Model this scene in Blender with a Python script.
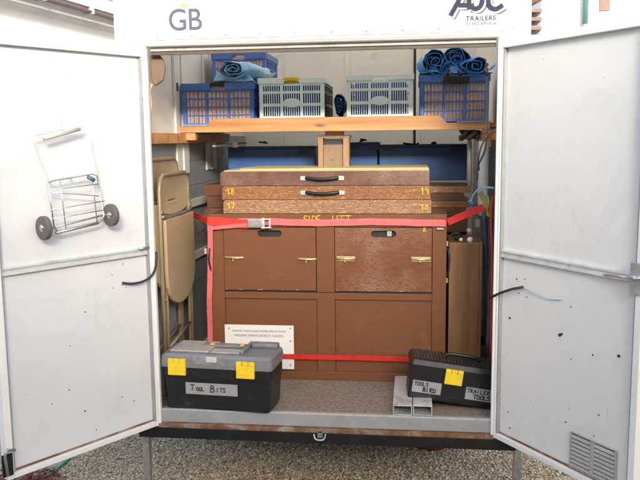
import bpy, bmesh, math, random
import numpy as np
from mathutils import Vector, Matrix, noise
random.seed(7)
for o in list(bpy.data.objects): bpy.data.objects.remove(o)
S = bpy.context.scene
COL = S.collection
# ------------------------------------------------------------------ camera
CP = Vector((0.40005, -3.26772, 1.31416))
CR = Vector((0.99274, 0.11976, -0.01093)); CU = Vector((-0.00524, 0.13386, 0.99099)); CF = Vector((-0.12014, 0.98374, -0.13351))
FPX = 756.8
cd = bpy.data.cameras.new('camera'); cam = bpy.data.objects.new('camera', cd); COL.objects.link(cam)
cd.sensor_width = 36; cd.lens = 36 * FPX / 640; cd.clip_start = .05; cd.clip_end = 500
cam.matrix_world = Matrix(((CR.x, CU.x, -CF.x, CP.x), (CR.y, CU.y, -CF.y, CP.y), (CR.z, CU.z, -CF.z, CP.z), (0, 0, 0, 1)))
S.camera = cam
# ------------------------------------------------------------------ world, sun, exposure
w = bpy.data.worlds.new('World'); S.world = w; w.use_nodes = True
nt = w.node_tree; bg = nt.nodes['Background']; sky = nt.nodes.new('ShaderNodeTexSky')
sky.sky_type = 'NISHITA'; sky.sun_disc = False
SUN_EL, SUN_AZ = math.radians(15), math.radians(165)     # azimuth clockwise from +Y
sky.sun_elevation = SUN_EL; sky.sun_rotation = SUN_AZ; sky.dust_density = 4; sky.air_density = 1.0; sky.ozone_density = 1.0
nt.links.new(sky.outputs[0], bg.inputs[0]); bg.inputs[1].default_value = .15
sl = bpy.data.lights.new('sun', 'SUN'); sl.energy = 3.1; sl.angle = math.radians(16); sl.color = (1, .95, .88)
so = bpy.data.objects.new('sun', sl); COL.objects.link(so)
sd = Vector((math.sin(SUN_AZ) * math.cos(SUN_EL), math.cos(SUN_AZ) * math.cos(SUN_EL), math.sin(SUN_EL)))
so.rotation_euler = (-sd).to_track_quat('-Z', 'Y').to_euler()
S.view_settings.view_transform = 'Standard'; S.view_settings.look = 'None'; S.view_settings.gamma = 1
S.view_settings.exposure = 1.8
S.render.engine = 'CYCLES'
# ------------------------------------------------------------------ helpers
def ray(px, py): return CF + CR * ((px - 320) / FPX) - CU * ((py - 240) / FPX)
def at(px, py, Y): d = ray(px, py); return CP + d * ((Y - CP.y) / d.y)
def atx(px, py, X): d = ray(px, py); return CP + d * ((X - CP.x) / d.x)
def atz(px, py, Z): d = ray(px, py); return CP + d * ((Z - CP.z) / d.z)
WM = {}
def tag(o, label=None, cat=None, group=None, kind=None):
    if label: o['label'] = label
    if cat: o['category'] = cat
    if group: o['group'] = group
    if kind: o['kind'] = kind
    return o
def thing(name, label, cat, loc=(0, 0, 0), rot=None, group=None):
    o = bpy.data.objects.new(name, None); COL.objects.link(o); o.empty_display_size = .1
    m = Matrix.Translation(Vector(loc)) @ (rot.to_4x4() if rot is not None else Matrix())
    o.matrix_world = m; WM[o.name] = m
    return tag(o, label, cat, group)
class MB:
    def __init__(s): s.v = []; s.f = []; s.sm = []
    def add(s, v, f, smooth=False):
        n = len(s.v); s.v += [Vector(q) for q in v]; s.f += [tuple(i + n for i in q) for q in f]; s.sm += [smooth] * len(f); return s
    def box(s, x0, x1, y0, y1, z0, z1, M=None):
        v = [(x, y, z) for z in (z0, z1) for y in (y0, y1) for x in (x0, x1)]
        if M is not None: v = [M @ Vector(q) for q in v]
        return s.add(v, [(0, 2, 3, 1), (4, 5, 7, 6), (0, 1, 5, 4), (2, 6, 7, 3), (0, 4, 6, 2), (1, 3, 7, 5)])
    def prism(s, poly, y0, y1, M=None):      # poly in (x,z), extruded along y
        n = len(poly); v = [(x, y0, z) for x, z in poly] + [(x, y1, z) for x, z in poly]
        if M is not None: v = [M @ Vector(q) for q in v]
        return s.add(v, [tuple(range(n)), tuple(range(2 * n - 1, n - 1, -1))] + [(i, n + i, n + (i + 1) % n, (i + 1) % n) for i in range(n)])
    def tube(s, pts, r, seg=8, closed=False, flat=None):
        pts = [Vector(p) for p in pts]; n = len(pts); v = []; f = []; prev = None
        for i, p in enumerate(pts):
            a = pts[(i - 1) % n] if (i > 0 or closed) else p; b = pts[(i + 1) % n] if (i < n - 1 or closed) else p
            t = (b - a).normalized()
            if prev is None: u = t.orthogonal().normalized() if flat is None else (Vector(flat) - t * t.dot(Vector(flat))).normalized()
            else: u = (prev - t * prev.dot(t)).normalized()
            prev = u; q = t.cross(u); rr = r[i] if isinstance(r, (list, tuple)) else r
            for k in range(seg):
                an = 2 * math.pi * k / seg; v.append(p + u * math.cos(an) * rr + q * math.sin(an) * rr)
        m = n if closed else n - 1
        for i in range(m):
            for k in range(seg):
                j = (i + 1) % n; f.append((i * seg + k, i * seg + (k + 1) % seg, j * seg + (k + 1) % seg, j * seg + k))
        if not closed: f += [tuple(range(seg - 1, -1, -1)), tuple((n - 1) * seg + k for k in range(seg))]
        return s.add(v, f, True)
    def ribbon(s, pts, width_dir, wd, th):    # flat strap: pts centre line, width along width_dir, thickness th
        v = []; f = []; pts = [Vector(p) for p in pts]; n = len(pts)
        for i, p in enumerate(pts):
            t = (pts[min(i + 1, n - 1)] - pts[max(i - 1, 0)]).normalized(); wv = Vector(width_dir); wv = (wv - t * wv.dot(t)).normalized(); nn = t.cross(wv)
            for a, b in ((-1, -1), (1, -1), (1, 1), (-1, 1)): v.append(p + wv * a * wd / 2 + nn * b * th / 2)
        for i in range(n - 1):
            for k in range(4): f.append((i * 4 + k, i * 4 + (k + 1) % 4, i * 4 + 4 + (k + 1) % 4, i * 4 + 4 + k))
        f += [(3, 2, 1, 0), tuple((n - 1) * 4 + k for k in range(4))]
        return s.add(v, f)
    def disc(s, c, axis, r, th, seg=20):
        c = Vector(c); a = Vector(axis).normalized(); return s.tube([c - a * th / 2, c + a * th / 2], r, seg)
    def build(s, name, mat, parent=None, world=True, bevel=0, smooth=False, stuff=False, label=None):
        me = bpy.data.meshes.new(name)
        v = s.v
        if parent is not None and world: iw = WM[parent.name].inverted(); v = [iw @ q for q in v]
        me.from_pydata([tuple(q) for q in v], [], s.f); 
        me.polygons.foreach_set('use_smooth', [bool(x or smooth) for x in s.sm]); me.materials.append(mat)
        bm = bmesh.new(); bm.from_mesh(me); bmesh.ops.recalc_face_normals(bm, faces=bm.faces); bm.to_mesh(me); bm.free()
        o = bpy.data.objects.new(name, me); COL.objects.link(o)
        if parent is not None: o.parent = parent; WM[o.name] = WM[parent.name]
        else: WM[o.name] = Matrix()
        if bevel:
            b = o.modifiers.new('bevel', 'BEVEL'); b.width = bevel; b.segments = 2; b.limit_method = 'ANGLE'; b.angle_limit = math.radians(50)
        if stuff: o['kind'] = 'stuff'
        if label: o['label'] = label
        return o
def loft(mb, rings, closed=True, cap=True):
    n = len(rings[0]); v = [p for r in rings for p in r]; f = []
    for i in range(len(rings) - 1):
        for k in range(n if closed else n - 1): f.append((i * n + k, i * n + (k + 1) % n, (i + 1) * n + (k + 1) % n, (i + 1) * n + k))
    if cap and closed: f += [tuple(range(n - 1, -1, -1)), tuple((len(rings) - 1) * n + k for k in range(n))]
    return mb.add(v, f)
def bez(pts, n=12):       # smooth catmull-rom through points
    P = [Vector(p) for p in pts]; P = [P[0] * 2 - P[1]] + P + [P[-1] * 2 - P[-2]]; out = []
    for i in range(1, len(P) - 2):
        for k in range(n):
            t = k / n; a, b, c, d = P[i - 1:i + 3]
            out.append(.5 * ((2 * b) + (c - a) * t + (2 * a - 5 * b + 4 * c - d) * t * t + (3 * b - a - 3 * c + d) * t ** 3))
    out.append(P[-2]); return out
# ------------------------------------------------------------------ materials
def nodes(name, rough=.5, metal=0):
    m = bpy.data.materials.new(name); m.use_nodes = True; t = m.node_tree; b = t.nodes['Principled BSDF']
    b.inputs['Roughness'].default_value = rough; b.inputs['Metallic'].default_value = metal
    return m, t, b
def N(t, typ, **k):
    n = t.nodes.new(typ)
    for a, v in k.items(): setattr(n, a, v)
    return n
def coord(t, scale=(1, 1, 1), kind='Object', rot=(0, 0, 0)):
    tc = N(t, 'ShaderNodeTexCoord'); mp = N(t, 'ShaderNodeMapping'); t.links.new(tc.outputs[kind], mp.inputs[0])
    mp.inputs['Scale'].default_value = scale; mp.inputs['Rotation'].default_value = rot; return mp.outputs[0]
def noi(t, vec, scale, detail=5, rough=.6, dist=0):
    n = N(t, 'ShaderNodeTexNoise'); n.inputs['Scale'].default_value = scale; n.inputs['Detail'].default_value = detail
    n.inputs['Roughness'].default_value = rough; n.inputs['Distortion'].default_value = dist; t.links.new(vec, n.inputs['Vector']); return n.outputs['Fac']
def ramp(t, fac, stops):
    r = N(t, 'ShaderNodeValToRGB'); e = r.color_ramp.elements
    while len(e) < len(stops): e.new(.5)
    for q, (p, c) in zip(e, stops): q.position = p; q.color = (*c, 1) if len(c) == 3 else c
    t.links.new(fac, r.inputs[0]); return r.outputs[0]
def mixc(t, fac, a, b):
    m = N(t, 'ShaderNodeMix', data_type='RGBA')
    if hasattr(fac, 'is_linked'): t.links.new(fac, m.inputs[0])
    else: m.inputs[0].default_value = fac
    for q, k in ((a, 6), (b, 7)):
        if isinstance(q, tuple): m.inputs[k].default_value = (*q, 1)
        else: t.links.new(q, m.inputs[k])
    return m.outputs[2]
def bump(t, b, h, strength=.2, dist=.01):
    n = N(t, 'ShaderNodeBump'); n.inputs['Strength'].default_value = strength; n.inputs['Distance'].default_value = dist
    t.links.new(h, n.inputs['Height']); t.links.new(n.outputs[0], b.inputs['Normal'])
def mat(name, c, rough=.5, metal=0, var=.12, scale=8, dirt=None, dirt_amt=.5, bumpk=.1, bs=60, dirt_scale=5, coat=0):
    m, t, b = nodes(name, rough, metal); v = coord(t)
    f = noi(t, v, scale); lo = tuple(x * (1 - var) for x in c); hi = tuple(min(1, x * (1 + var)) for x in c)
    col = ramp(t, f, [(.3, lo), (.7, hi)])
    if dirt:
        d = ramp(t, noi(t, v, dirt_scale, 8, .7, .6), [(1 - dirt_amt, (0, 0, 0)), (min(1, 1 - dirt_amt + .18), (1, 1, 1))]); col = mixc(t, d, col, dirt)
    t.links.new(col, b.inputs['Base Color'])
    rr = N(t, 'ShaderNodeMapRange'); rr.inputs[3].default_value = max(.03, rough - .1); rr.inputs[4].default_value = min(1, rough + .12)
    t.links.new(noi(t, v, scale * 3), rr.inputs[0]); t.links.new(rr.outputs[0], b.inputs['Roughness'])
    if bumpk: bump(t, b, noi(t, v, bs, 3), bumpk, .004)
    if coat: b.inputs['Coat Weight'].default_value = coat
    return m
def wood(name, c1, c2, along=(.9, 14, 30), rough=.45, dark=None, knots=False, flake=None, flake_amt=.4, bumpk=.15, coat=0):
    m, t, b = nodes(name, rough); v = coord(t, along)
    g = noi(t, v, 4, 8, .65, 1.2); col = ramp(t, g, [(.3, c1), (.52, tuple((p + q) / 2 for p, q in zip(c1, c2))), (.7, c2)])
    v2 = coord(t, tuple(a * .35 for a in along)); big = noi(t, v2, 3, 3, .5, .4)
    if dark: col = mixc(t, ramp(t, big, [(.45, (0, 0, 0)), (.68, (1, 1, 1))]), col, dark)
    if knots:
        vo = N(t, 'ShaderNodeTexVoronoi'); t.links.new(coord(t, (3.2, 3.2, 11)), vo.inputs[0]); vo.inputs['Scale'].default_value = 1.6
        col = mixc(t, ramp(t, vo.outputs[0], [(.09, (1, 1, 1)), (.24, (0, 0, 0))]), col, tuple(x * .38 for x in c1))
    if flake:
        fl = noi(t, coord(t, (10, 10, 42)), 5, 9, .75, 1.2); col = mixc(t, ramp(t, fl, [(.98 - flake_amt, (0, 0, 0)), (1.03 - flake_amt, (1, 1, 1))]), col, flake)
    t.links.new(col, b.inputs['Base Color']); bump(t, b, g, bumpk, .004)
    if coat: b.inputs['Coat Weight'].default_value = coat; b.inputs['Coat Roughness'].default_value = .2
    return m
white_grp = mat('white_grp', (.78, .78, .77), .35, var=.03, dirt=(.55, .53, .5), dirt_amt=.36, bumpk=.04)
door_white = mat('door_white_paint', (.82, .82, .81), .3, var=.03, dirt=(.5, .44, .38), dirt_amt=.33, dirt_scale=9, bumpk=.05)
def panel_mat(name, c, marks=.22):
    m, t, b = nodes(name, .38); v = coord(t); col = ramp(t, noi(t, v, 2.2, 6), [(.3, tuple(x * .93 for x in c)), (.7, c)])
    sp = noi(t, coord(t, (1, 1, 1)), 70, 2, .4, .3); col = mixc(t, ramp(t, sp, [(1 - marks, (0, 0, 0)), (1.015 - marks, (1, 1, 1))]), col, (.23, .2, .18))
    st = noi(t, coord(t, (7, 7, .8)), 3, 7, .7); col = mixc(t, ramp(t, st, [(.62, (0, 0, 0)), (.8, (.35, .35, .35))]), col, (.5, .47, .42))
    sm = noi(t, coord(t, (1, 1, 1)), 1.6, 8, .7, 1.4); col = mixc(t, ramp(t, sm, [(.50, (0, 0, 0)), (.66, (.4, .4, .4)), (.8, (.1, .1, .1))]), col, tuple(x * .78 for x in c))
    sc = noi(t, coord(t, (40, 40, 2.2), rot=(.3, .2, .1)), 6, 2, .5, .2); col = mixc(t, ramp(t, sc, [(.74, (0, 0, 0)), (.77, (.55, .55, .55))]), col, (.36, .34, .32))
    rt = N(t, 'ShaderNodeSeparateXYZ'); tc = N(t, 'ShaderNodeTexCoord'); t.links.new(tc.outputs['Object'], rt.inputs[0]); low = N(t, 'ShaderNodeMapRange'); low.inputs[1].default_value = .22; low.inputs[2].default_value = .02; t.links.new(rt.outputs[2], low.inputs[0])
    ml = N(t, 'ShaderNodeMath', operation='MULTIPLY'); t.links.new(low.outputs[0], ml.inputs[0]); t.links.new(ramp(t, noi(t, coord(t, (3, 3, 1)), 9, 8, .75), [(.45, (0, 0, 0)), (.75, (.7, .7, .7))]), ml.inputs[1]); col = mixc(t, ml.outputs[0], col, (.42, .33, .24))
    rr = N(t, 'ShaderNodeMapRange'); rr.inputs[3].default_value = .22; rr.inputs[4].default_value = .6; t.links.new(sm, rr.inputs[0]); t.links.new(rr.outputs[0], b.inputs['Roughness'])
    t.links.new(col, b.inputs['Base Color']); bump(t, b, noi(t, v, 5, 3), .2, .012); return m
panel_l = panel_mat('door_panel_left', (.72, .73, .75)); panel_r = panel_mat('door_panel_right', (.80, .79, .775))
alu = mat('aluminium', (.70, .71, .71), .5, .45, var=.1, scale=20, dirt=(.3, .29, .27), dirt_amt=.42, bumpk=.15)
alu_dull = mat('weathered_aluminium', (.37, .38, .39), .6, .3, var=.1, scale=9, dirt=(.24, .22, .20), dirt_amt=.42, dirt_scale=22, bumpk=.3)
steel = mat('galvanised_steel', (.5, .5, .5), .4, .9, var=.2, scale=30, dirt=(.2, .13, .09), dirt_amt=.4)
chrome = mat('chromed_wire', (.7, .7, .72), .2, 1, var=.05)
brass = mat('brass', (.75, .62, .33), .35, .9, var=.15, scale=60, dirt=(.25, .18, .1), dirt_amt=.35)
inner_wall = mat('interior_wall', (.76, .74, .70), .5, var=.05, scale=2, dirt=(.45, .42, .36), dirt_amt=.4, dirt_scale=3, bumpk=.05)
trim_white = mat('interior_trim', (.78, .76, .70), .4, var=.05, dirt=(.5, .46, .38), dirt_amt=.35)
lintel_m = mat('lintel', (.44, .42, .385), .5, var=.1, dirt=(.25, .22, .2), dirt_amt=.45)
rubber = mat('black_rubber', (.018, .018, .02), .55, var=.3)
blackpl = mat('black_plastic', (.013, .013, .015), .35, var=.25, scale=20, dirt=(.09, .08, .07), dirt_amt=.40, dirt_scale=16, bumpk=.12)
greypl = mat('grey_plastic', (.19, .195, .22), .4, var=.1, scale=10, dirt=(.38, .34, .3), dirt_amt=.45, dirt_scale=12)
greypl2 = mat('pale_grey_plastic', (.40, .385, .37), .4, var=.12, scale=20, dirt=(.5, .45, .38), dirt_amt=.5, dirt_scale=16)
yellowpl = mat('yellow_plastic', (.85, .62, .03), .4, var=.08, scale=30, dirt=(.55, .38, .05), dirt_amt=.36, bumpk=.1)
bluepl = mat('blue_plastic', (.075, .17, .52), .4, var=.12, scale=15, dirt=(.16, .24, .6), dirt_amt=.4)
mintpl = mat('mint_plastic', (.83, .96, .95), .35, var=.05, scale=15)
yellow_paint = mat('yellow_paint', (.8, .58, .02), .6, var=.2, scale=60)
grey_print = mat('grey_print', (.09, .095, .14), .8, var=.1); white_print = mat('white_print', (.8, .8, .8), .5, var=.02)
ink = mat('black_ink', (.015, .015, .02), .6, var=.2)
pine = wood('pine', (.50, .24, .085), (.64, .35, .145), (1.2, 16, 20), .5, dark=(.40, .16, .045), knots=True)
pale_pine = wood('pale_pine', (.27, .16, .08), (.38, .24, .13), (14, 14, 1.2), .6, dark=(.33, .19, .1))
plywood = wood('plywood', (.22, .14, .085), (.30, .2, .125), (5, 5, 2), .6)
edge_wood = wood('raw_edge_wood', (.48, .38, .2), (.62, .5, .28), (1, 20, 20), .6)
def painted(name, c, seed=0, sheen=.35):
    m, t, b = nodes(name, sheen); v = coord(t); g = noi(t, coord(t, (2, 2, 9)), 5, 6)
    col = ramp(t, g, [(.3, tuple(x * .93 for x in c)), (.7, tuple(x * 1.06 for x in c))])
    # worn, blotchy patches
    fl = noi(t, v, 3.2, 9, .72, 1.0); col = mixc(t, ramp(t, fl, [(.6, (0, 0, 0)), (.75, (.5, .5, .5))]), col, (.30, .17, .11))
    t.links.new(col, b.inputs['Base Color']); bump(t, b, noi(t, coord(t, (6, 6, 22)), 12, 5), .05, .003); return m
brown = painted('brown_paint', (.185, .075, .034)); brown2 = painted('brown_paint_dark', (.13, .055, .03))
# crazed gloss brown with pale scuffs
def crazed(name, c, amt=.5):
    m, t, b = nodes(name, .28); g = noi(t, coord(t, (3, 3, 10)), 6, 8, .7); col = ramp(t, g, [(.3, tuple(x * .8 for x in c)), (.7, tuple(x * 1.2 for x in c))])
    fl = noi(t, coord(t, (9, 9, 30)), 3.5, 10, .8, 2.2); k = ramp(t, fl, [(.97 - amt, (0, 0, 0)), (1.0 - amt, (1, 1, 1)), (1.04 - amt, (0, 0, 0))])
    pt = ramp(t, noi(t, coord(t), 2.6, 4), [(.42, (0, 0, 0)), (.66, (1, 1, 1))]); kk = N(t, 'ShaderNodeMath', operation='MULTIPLY'); t.links.new(k, kk.inputs[0]); t.links.new(pt, kk.inputs[1]); col = mixc(t, kk.outputs[0], col, (.52, .40, .35)); t.links.new(col, b.inputs['Base Color']); bump(t, b, fl, .3, .004); return m
brown_crazed = crazed('crazed_brown_varnish', (.185, .07, .032), .47)
case_a = crazed('worn_case_purple_brown', (.125, .055, .034), .5)
case_b = wood('worn_case_orange', (.20, .075, .024), (.31, .135, .048), (1.1, 12, 15), .35, dark=(.17, .065, .03), flake=(.5, .37, .28), flake_amt=.43)
case_c = wood('worn_case_buff', (.22, .10, .042), (.32, .165, .075), (1.1, 12, 15), .4, dark=(.2, .09, .04), flake=(.5, .37, .27), flake_amt=.46)
case_d = wood('dark_case', (.085, .036, .02), (.15, .068, .037), (1.1, 12, 15), .4, flake=(.3, .2, .14), flake_amt=.33)
oldwood = wood('varnished_box_wood', (.20, .10, .045), (.28, .15, .07), (14, 14, 1.3), .4, dark=(.15, .07, .03))
chair_m = mat('tan_enamel', (.50, .39, .24), .35, .1, var=.06, scale=6, dirt=(.33, .22, .1), dirt_amt=.34); chair_f = mat('tan_frame', (.36, .28, .17), .35, .3, var=.15, dirt=(.2, .15, .1), dirt_amt=.4)
blue_box = mat('blue_paint', (.035, .115, .33), .42, var=.1, scale=6, dirt=(.05, .09, .2), dirt_amt=.42)
carpet = mat('carpet', (.27, .225, .175), .95, var=.35, scale=60, dirt=(.16, .13, .1), dirt_amt=.46, bumpk=.8, bs=300)
blackmetal = mat('black_chassis', (.014, .014, .016), .45, .3, var=.4, dirt=(.06, .035, .02), dirt_amt=.4)
rust = mat('rusty_edge', (.20, .10, .05), .8, .2, var=.4, scale=20, dirt=(.4, .38, .35), dirt_amt=.5)
paper = mat('white_card', (.80, .80, .79), .6, var=.02)
tape = mat('silver_tape', (.42, .42, .44), .4, .3, var=.08, scale=30)
salmon = mat('salmon_bundle', (.96, .68, .53), .6, var=.1, scale=70)
def webbing(name, c, c2, ax):
    m, t, b = nodes(name, .6); wv = N(t, 'ShaderNodeTexWave', bands_direction=ax); wv.inputs['Scale'].default_value = 60; t.links.new(coord(t), wv.inputs[0])
    f = noi(t, coord(t), 3, 3); col = ramp(t, wv.outputs['Fac'], [(.2, c), (.9, c2)]); dt = ramp(t, noi(t, coord(t), 14, 8, .75), [(.5, (0, 0, 0)), (.72, (.55, .55, .55))]); t.links.new(mixc(t, dt, mixc(t, f, col, c), tuple(x * .55 for x in c)), b.inputs['Base Color']); bump(t, b, wv.outputs['Fac'], .5, .002); return m
pink_web = webbing('faded_red_webbing', (.72, .13, .14), (.85, .26, .26), 'X'); red_web = webbing('red_webbing', (.62, .018, .016), (.72, .05, .04), 'X'); pink_web_v = webbing('faded_webbing_upright', (.66, .11, .13), (.8, .25, .26), 'Z')
def tarp_mat(name, c, c2):
    m, t, b = nodes(name, .33); v = coord(t); f = noi(t, v, 16, 6, .6, 1.5); t.links.new(ramp(t, f, [(.3, c), (.7, c2)]), b.inputs['Base Color'])
    bump(t, b, noi(t, v, 45, 6, .7, 2), .6, .01); return m
tarp = tarp_mat('blue_tarpaulin', (.03, .20, .62), (.11, .44, .85)); tarp2 = tarp_mat('pale_blue_tarpaulin', (.18, .45, .76), (.42, .68, .9)); tarp3 = tarp_mat('navy_tarpaulin', (.03, .12, .42), (.07, .24, .58))
house_white = mat('rendered_wall', (.82, .81, .80), .8, var=.03, bumpk=.3, bs=90)
brickish = mat('brown_frame', (.11, .055, .04), .6, var=.2)
pipe_green = mat('green_pipe', (.07, .17, .19), .4); plastic_white = mat('white_pvc', (.78, .78, .76), .3, var=.04, dirt=(.5, .46, .38), dirt_amt=.35)
purple_brown = mat('brown_gutter', (.12, .075, .085), .5)
# translucent roof sheet
m, t, b = nodes('translucent_roof', .5); tr = N(t, 'ShaderNodeBsdfTranslucent'); tr.inputs[0].default_value = (.95, .92, .85, 1); mx = N(t, 'ShaderNodeMixShader'); mx.inputs[0].default_value = .8
b.inputs['Base Color'].default_value = (.8, .78, .7, 1); t.links.new(b.outputs[0], mx.inputs[1]); t.links.new(tr.outputs[0], mx.inputs[2]); t.links.new(mx.outputs[0], t.nodes['Material Output'].inputs[0]); roof_m = m
# ------------------------------------------------------------------ lettering
def text(body, origin, xd, zd, size, mt, name, parent, world=True, ext=.0006, shear=0, offset=0, space=1, sx=1, align='LEFT', lift=.0):
    cu = bpy.data.curves.new('t', 'FONT'); cu.body = body; cu.size = size; cu.extrude = ext; cu.shear = shear; cu.offset = offset; cu.space_character = space; cu.align_x = align
    o = bpy.data.objects.new('t', cu); COL.objects.link(o); dg = bpy.context.evaluated_depsgraph_get(); me = bpy.data.meshes.new_from_object(o.evaluated_get(dg)); bpy.data.objects.remove(o)
    xd = Vector(xd).normalized(); zd = Vector(zd).normalized(); yd = xd.cross(zd)   # yd points away from viewer... text normal = -yd
    M = Matrix(((xd.x * sx, zd.x, -yd.x * -1, origin[0]), (xd.y * sx, zd.y, -yd.y * -1, origin[1]), (xd.z * sx, zd.z, -yd.z * -1, origin[2]), (0, 0, 0, 1)))
    if parent is not None and world: M = WM[parent.name].inverted() @ M
    me.transform(M); me.name = name; me.materials.clear(); me.materials.append(mt)
    r = bpy.data.objects.new(name, me); COL.objects.link(r)
    if parent is not None: r.parent = parent; WM[r.name] = WM[parent.name]
    return r
G = {'T': [[(0, 1), (.75, 1.02)], [(.36, 1), (.33, 0)]], 'O': [[(.35, 1), (.05, .8), (0, .4), (.15, .03), (.5, 0), (.68, .35), (.62, .8), (.35, 1)]],
     'L': [[(.05, 1), (0, 0), (.55, .02)]], 'S': [[(.6, .9), (.25, 1), (.05, .75), (.5, .45), (.55, .15), (.25, 0), (0, .1)]],
     'B': [[(.02, 0), (.05, 1), (.45, .95), (.5, .65), (.08, .52), (.55, .4), (.55, .08), (.02, 0)]], 'I': [[(.2, 1), (.18, 0)]],
     'R': [[(0, 0), (.05, 1), (.48, .95), (.48, .6), (.06, .5), (.58, 0)]], 'A': [[(0, 0), (.3, 1), (.6, 0)], [(.12, .35), (.5, .37)]],
     'D': [[(0, 0), (.05, 1), (.5, .8), (.58, .35), (.4, .05), (0, 0)]], 'E': [[(.5, 1), (.03, 1), (0, 0), (.52, 0)], [(.02, .52), (.42, .54)]],
     'F': [[(.5, 1), (.03, 1), (0, 0)], [(.02, .52), (.42, .54)]], '1': [[(.05, .8), (.25, 1), (.25, 0)]], '2': [[(0, .8), (.2, 1), (.5, .9), (.5, .6), (0, 0), (.55, 0)]],
     '7': [[(0, 1), (.55, 1), (.2, 0)]], '8': [[(.28, .52), (.05, .75), (.28, 1), (.5, .75), (.28, .52), (0, .25), (.28, 0), (.55, .25), (.28, .52)]],
     '9': [[(.5, .7), (.25, .5), (.02, .75), (.25, 1), (.5, .8), (.45, 0)]], 'o': [[(.25, .55), (.02, .3), (.22, 0), (.48, .25), (.25, .55)]]}
def strokes(s, origin, xd, zd, h, wt, mt, name, parent, adv=.82, world=True, nrm=None, jit=.03):
    mb = MB(); xd = Vector(xd).normalized(); zd = Vector(zd).normalized(); nr = Vector(nrm) if nrm is not None else zd.cross(xd); x = 0; o = Vector(origin)
    for ch in s:
        if ch in G:
            for st in G[ch]:
                pts = [o + xd * ((x + a + random.uniform(-jit, jit)) * h) + zd * ((b2 + random.uniform(-jit, jit)) * h) + nr * .0008 for a, b2 in st]
                for p, q in zip(pts, pts[1:]):
                    d = (q - p).normalized(); mb.ribbon([p - d * wt * .4, q + d * wt * .4], d.cross(nr), wt, .0008)
        x += adv if ch != ' ' else .6
    return mb.build(name, mt, parent, world)
# ------------------------------------------------------------------ setting: ground
GZ = -.45
gm, t, b = nodes('gravel_bed', .9); v = coord(t); vo = N(t, 'ShaderNodeTexVoronoi'); t.links.new(v, vo.inputs[0]); vo.inputs['Scale'].default_value = 65
hs = N(t, 'ShaderNodeSeparateColor'); t.links.new(vo.outputs['Color'], hs.inputs[0])
t.links.new(ramp(t, hs.outputs[0], [(0, (.2, .16, .11)), (.5, (.36, .3, .22)), (1, (.5, .44, .36))]), b.inputs['Base Color']); bump(t, b, vo.outputs['Distance'], .8, .02)
mb = MB(); mb.add([(-60, -60, GZ), (60, -60, GZ), (60, 60, GZ), (-60, 60, GZ)], [(0, 1, 2, 3)]); g = mb.build('ground', gm); g['kind'] = 'structure'
# gravel pebbles
def pebble_mesh():
    base = []
    t_ = (1 + 5 ** .5) / 2
    V = np.array([(-1, t_, 0), (1, t_, 0), (-1, -t_, 0), (1, -t_, 0), (0, -1, t_), (0, 1, t_), (0, -1, -t_), (0, 1, -t_), (t_, 0, -1), (t_, 0, 1), (-t_, 0, -1), (-t_, 0, 1)]) / 1.9
    F = np.array([(0, 11, 5), (0, 5, 1), (0, 1, 7), (0, 7, 10), (0, 10, 11), (1, 5, 9), (5, 11, 4), (11, 10, 2), (10, 7, 6), (7, 1, 8), (3, 9, 4), (3, 4, 2), (3, 2, 6), (3, 6, 8), (3, 8, 9), (4, 9, 5), (2, 4, 11), (6, 2, 10), (8, 6, 7), (9, 8, 1)])
    rng = np.random.default_rng(3); n = 80000
    X = rng.uniform(-1.5, 1.9, n); Y = rng.uniform(-.95, 1.3, n); s = rng.uniform(.0028, .0065, n) * rng.choice([1, 1, 1.35], n)
    sc = np.stack([s * rng.uniform(.8, 1.4, n), s * rng.uniform(.7, 1.2, n), s * rng.uniform(.45, .8, n)], 1); a = rng.uniform(0, 6.28, n)
    P = V[None] * sc[:, None, :] * rng.uniform(.82, 1.18, (n, 12, 1))
    c, s_ = np.cos(a)[:, None], np.sin(a)[:, None]; x = P[..., 0] * c - P[..., 1] * s_ + X[:, None]; y = P[..., 0] * s_ + P[..., 1] * c + Y[:, None]; z = P[..., 2] + GZ + s[:, None] * rng.uniform(.1, .75, (n, 1))
    vs = np.stack([x, y, z], -1).reshape(-1, 3); fs = (F[None] + (np.arange(n) * 12)[:, None, None]).reshape(-1, 3)
    me = bpy.data.meshes.new('gravel'); me.vertices.add(len(vs)); me.vertices.foreach_set('co', vs.ravel()); me.loops.add(fs.size); me.loops.foreach_set('vertex_index', fs.ravel())
    me.polygons.add(len(fs)); me.polygons.foreach_set('loop_start', np.arange(len(fs)) * 3); me.polygons.foreach_set('loop_total', np.full(len(fs), 3)); me.update(); me.validate()
    return me
pm, t, b = nodes('pebbles', .75); geo = N(t, 'ShaderNodeNewGeometry')
t.links.new(ramp(t, geo.outputs['Random Per Island'], [(0, (.25, .19, .125)), (.3, (.40, .33, .23)), (.6, (.48, .40, .29)), (.85, (.56, .49, .39)), (1, (.68, .62, .53))]), b.inputs['Base Color'])
me = pebble_mesh(); me.materials.append(pm); go = bpy.data.objects.new('gravel', me); COL.objects.link(go); tag(go, 'loose pale brown gravel spread beneath and around the trailer', 'gravel', kind='stuff')
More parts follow.
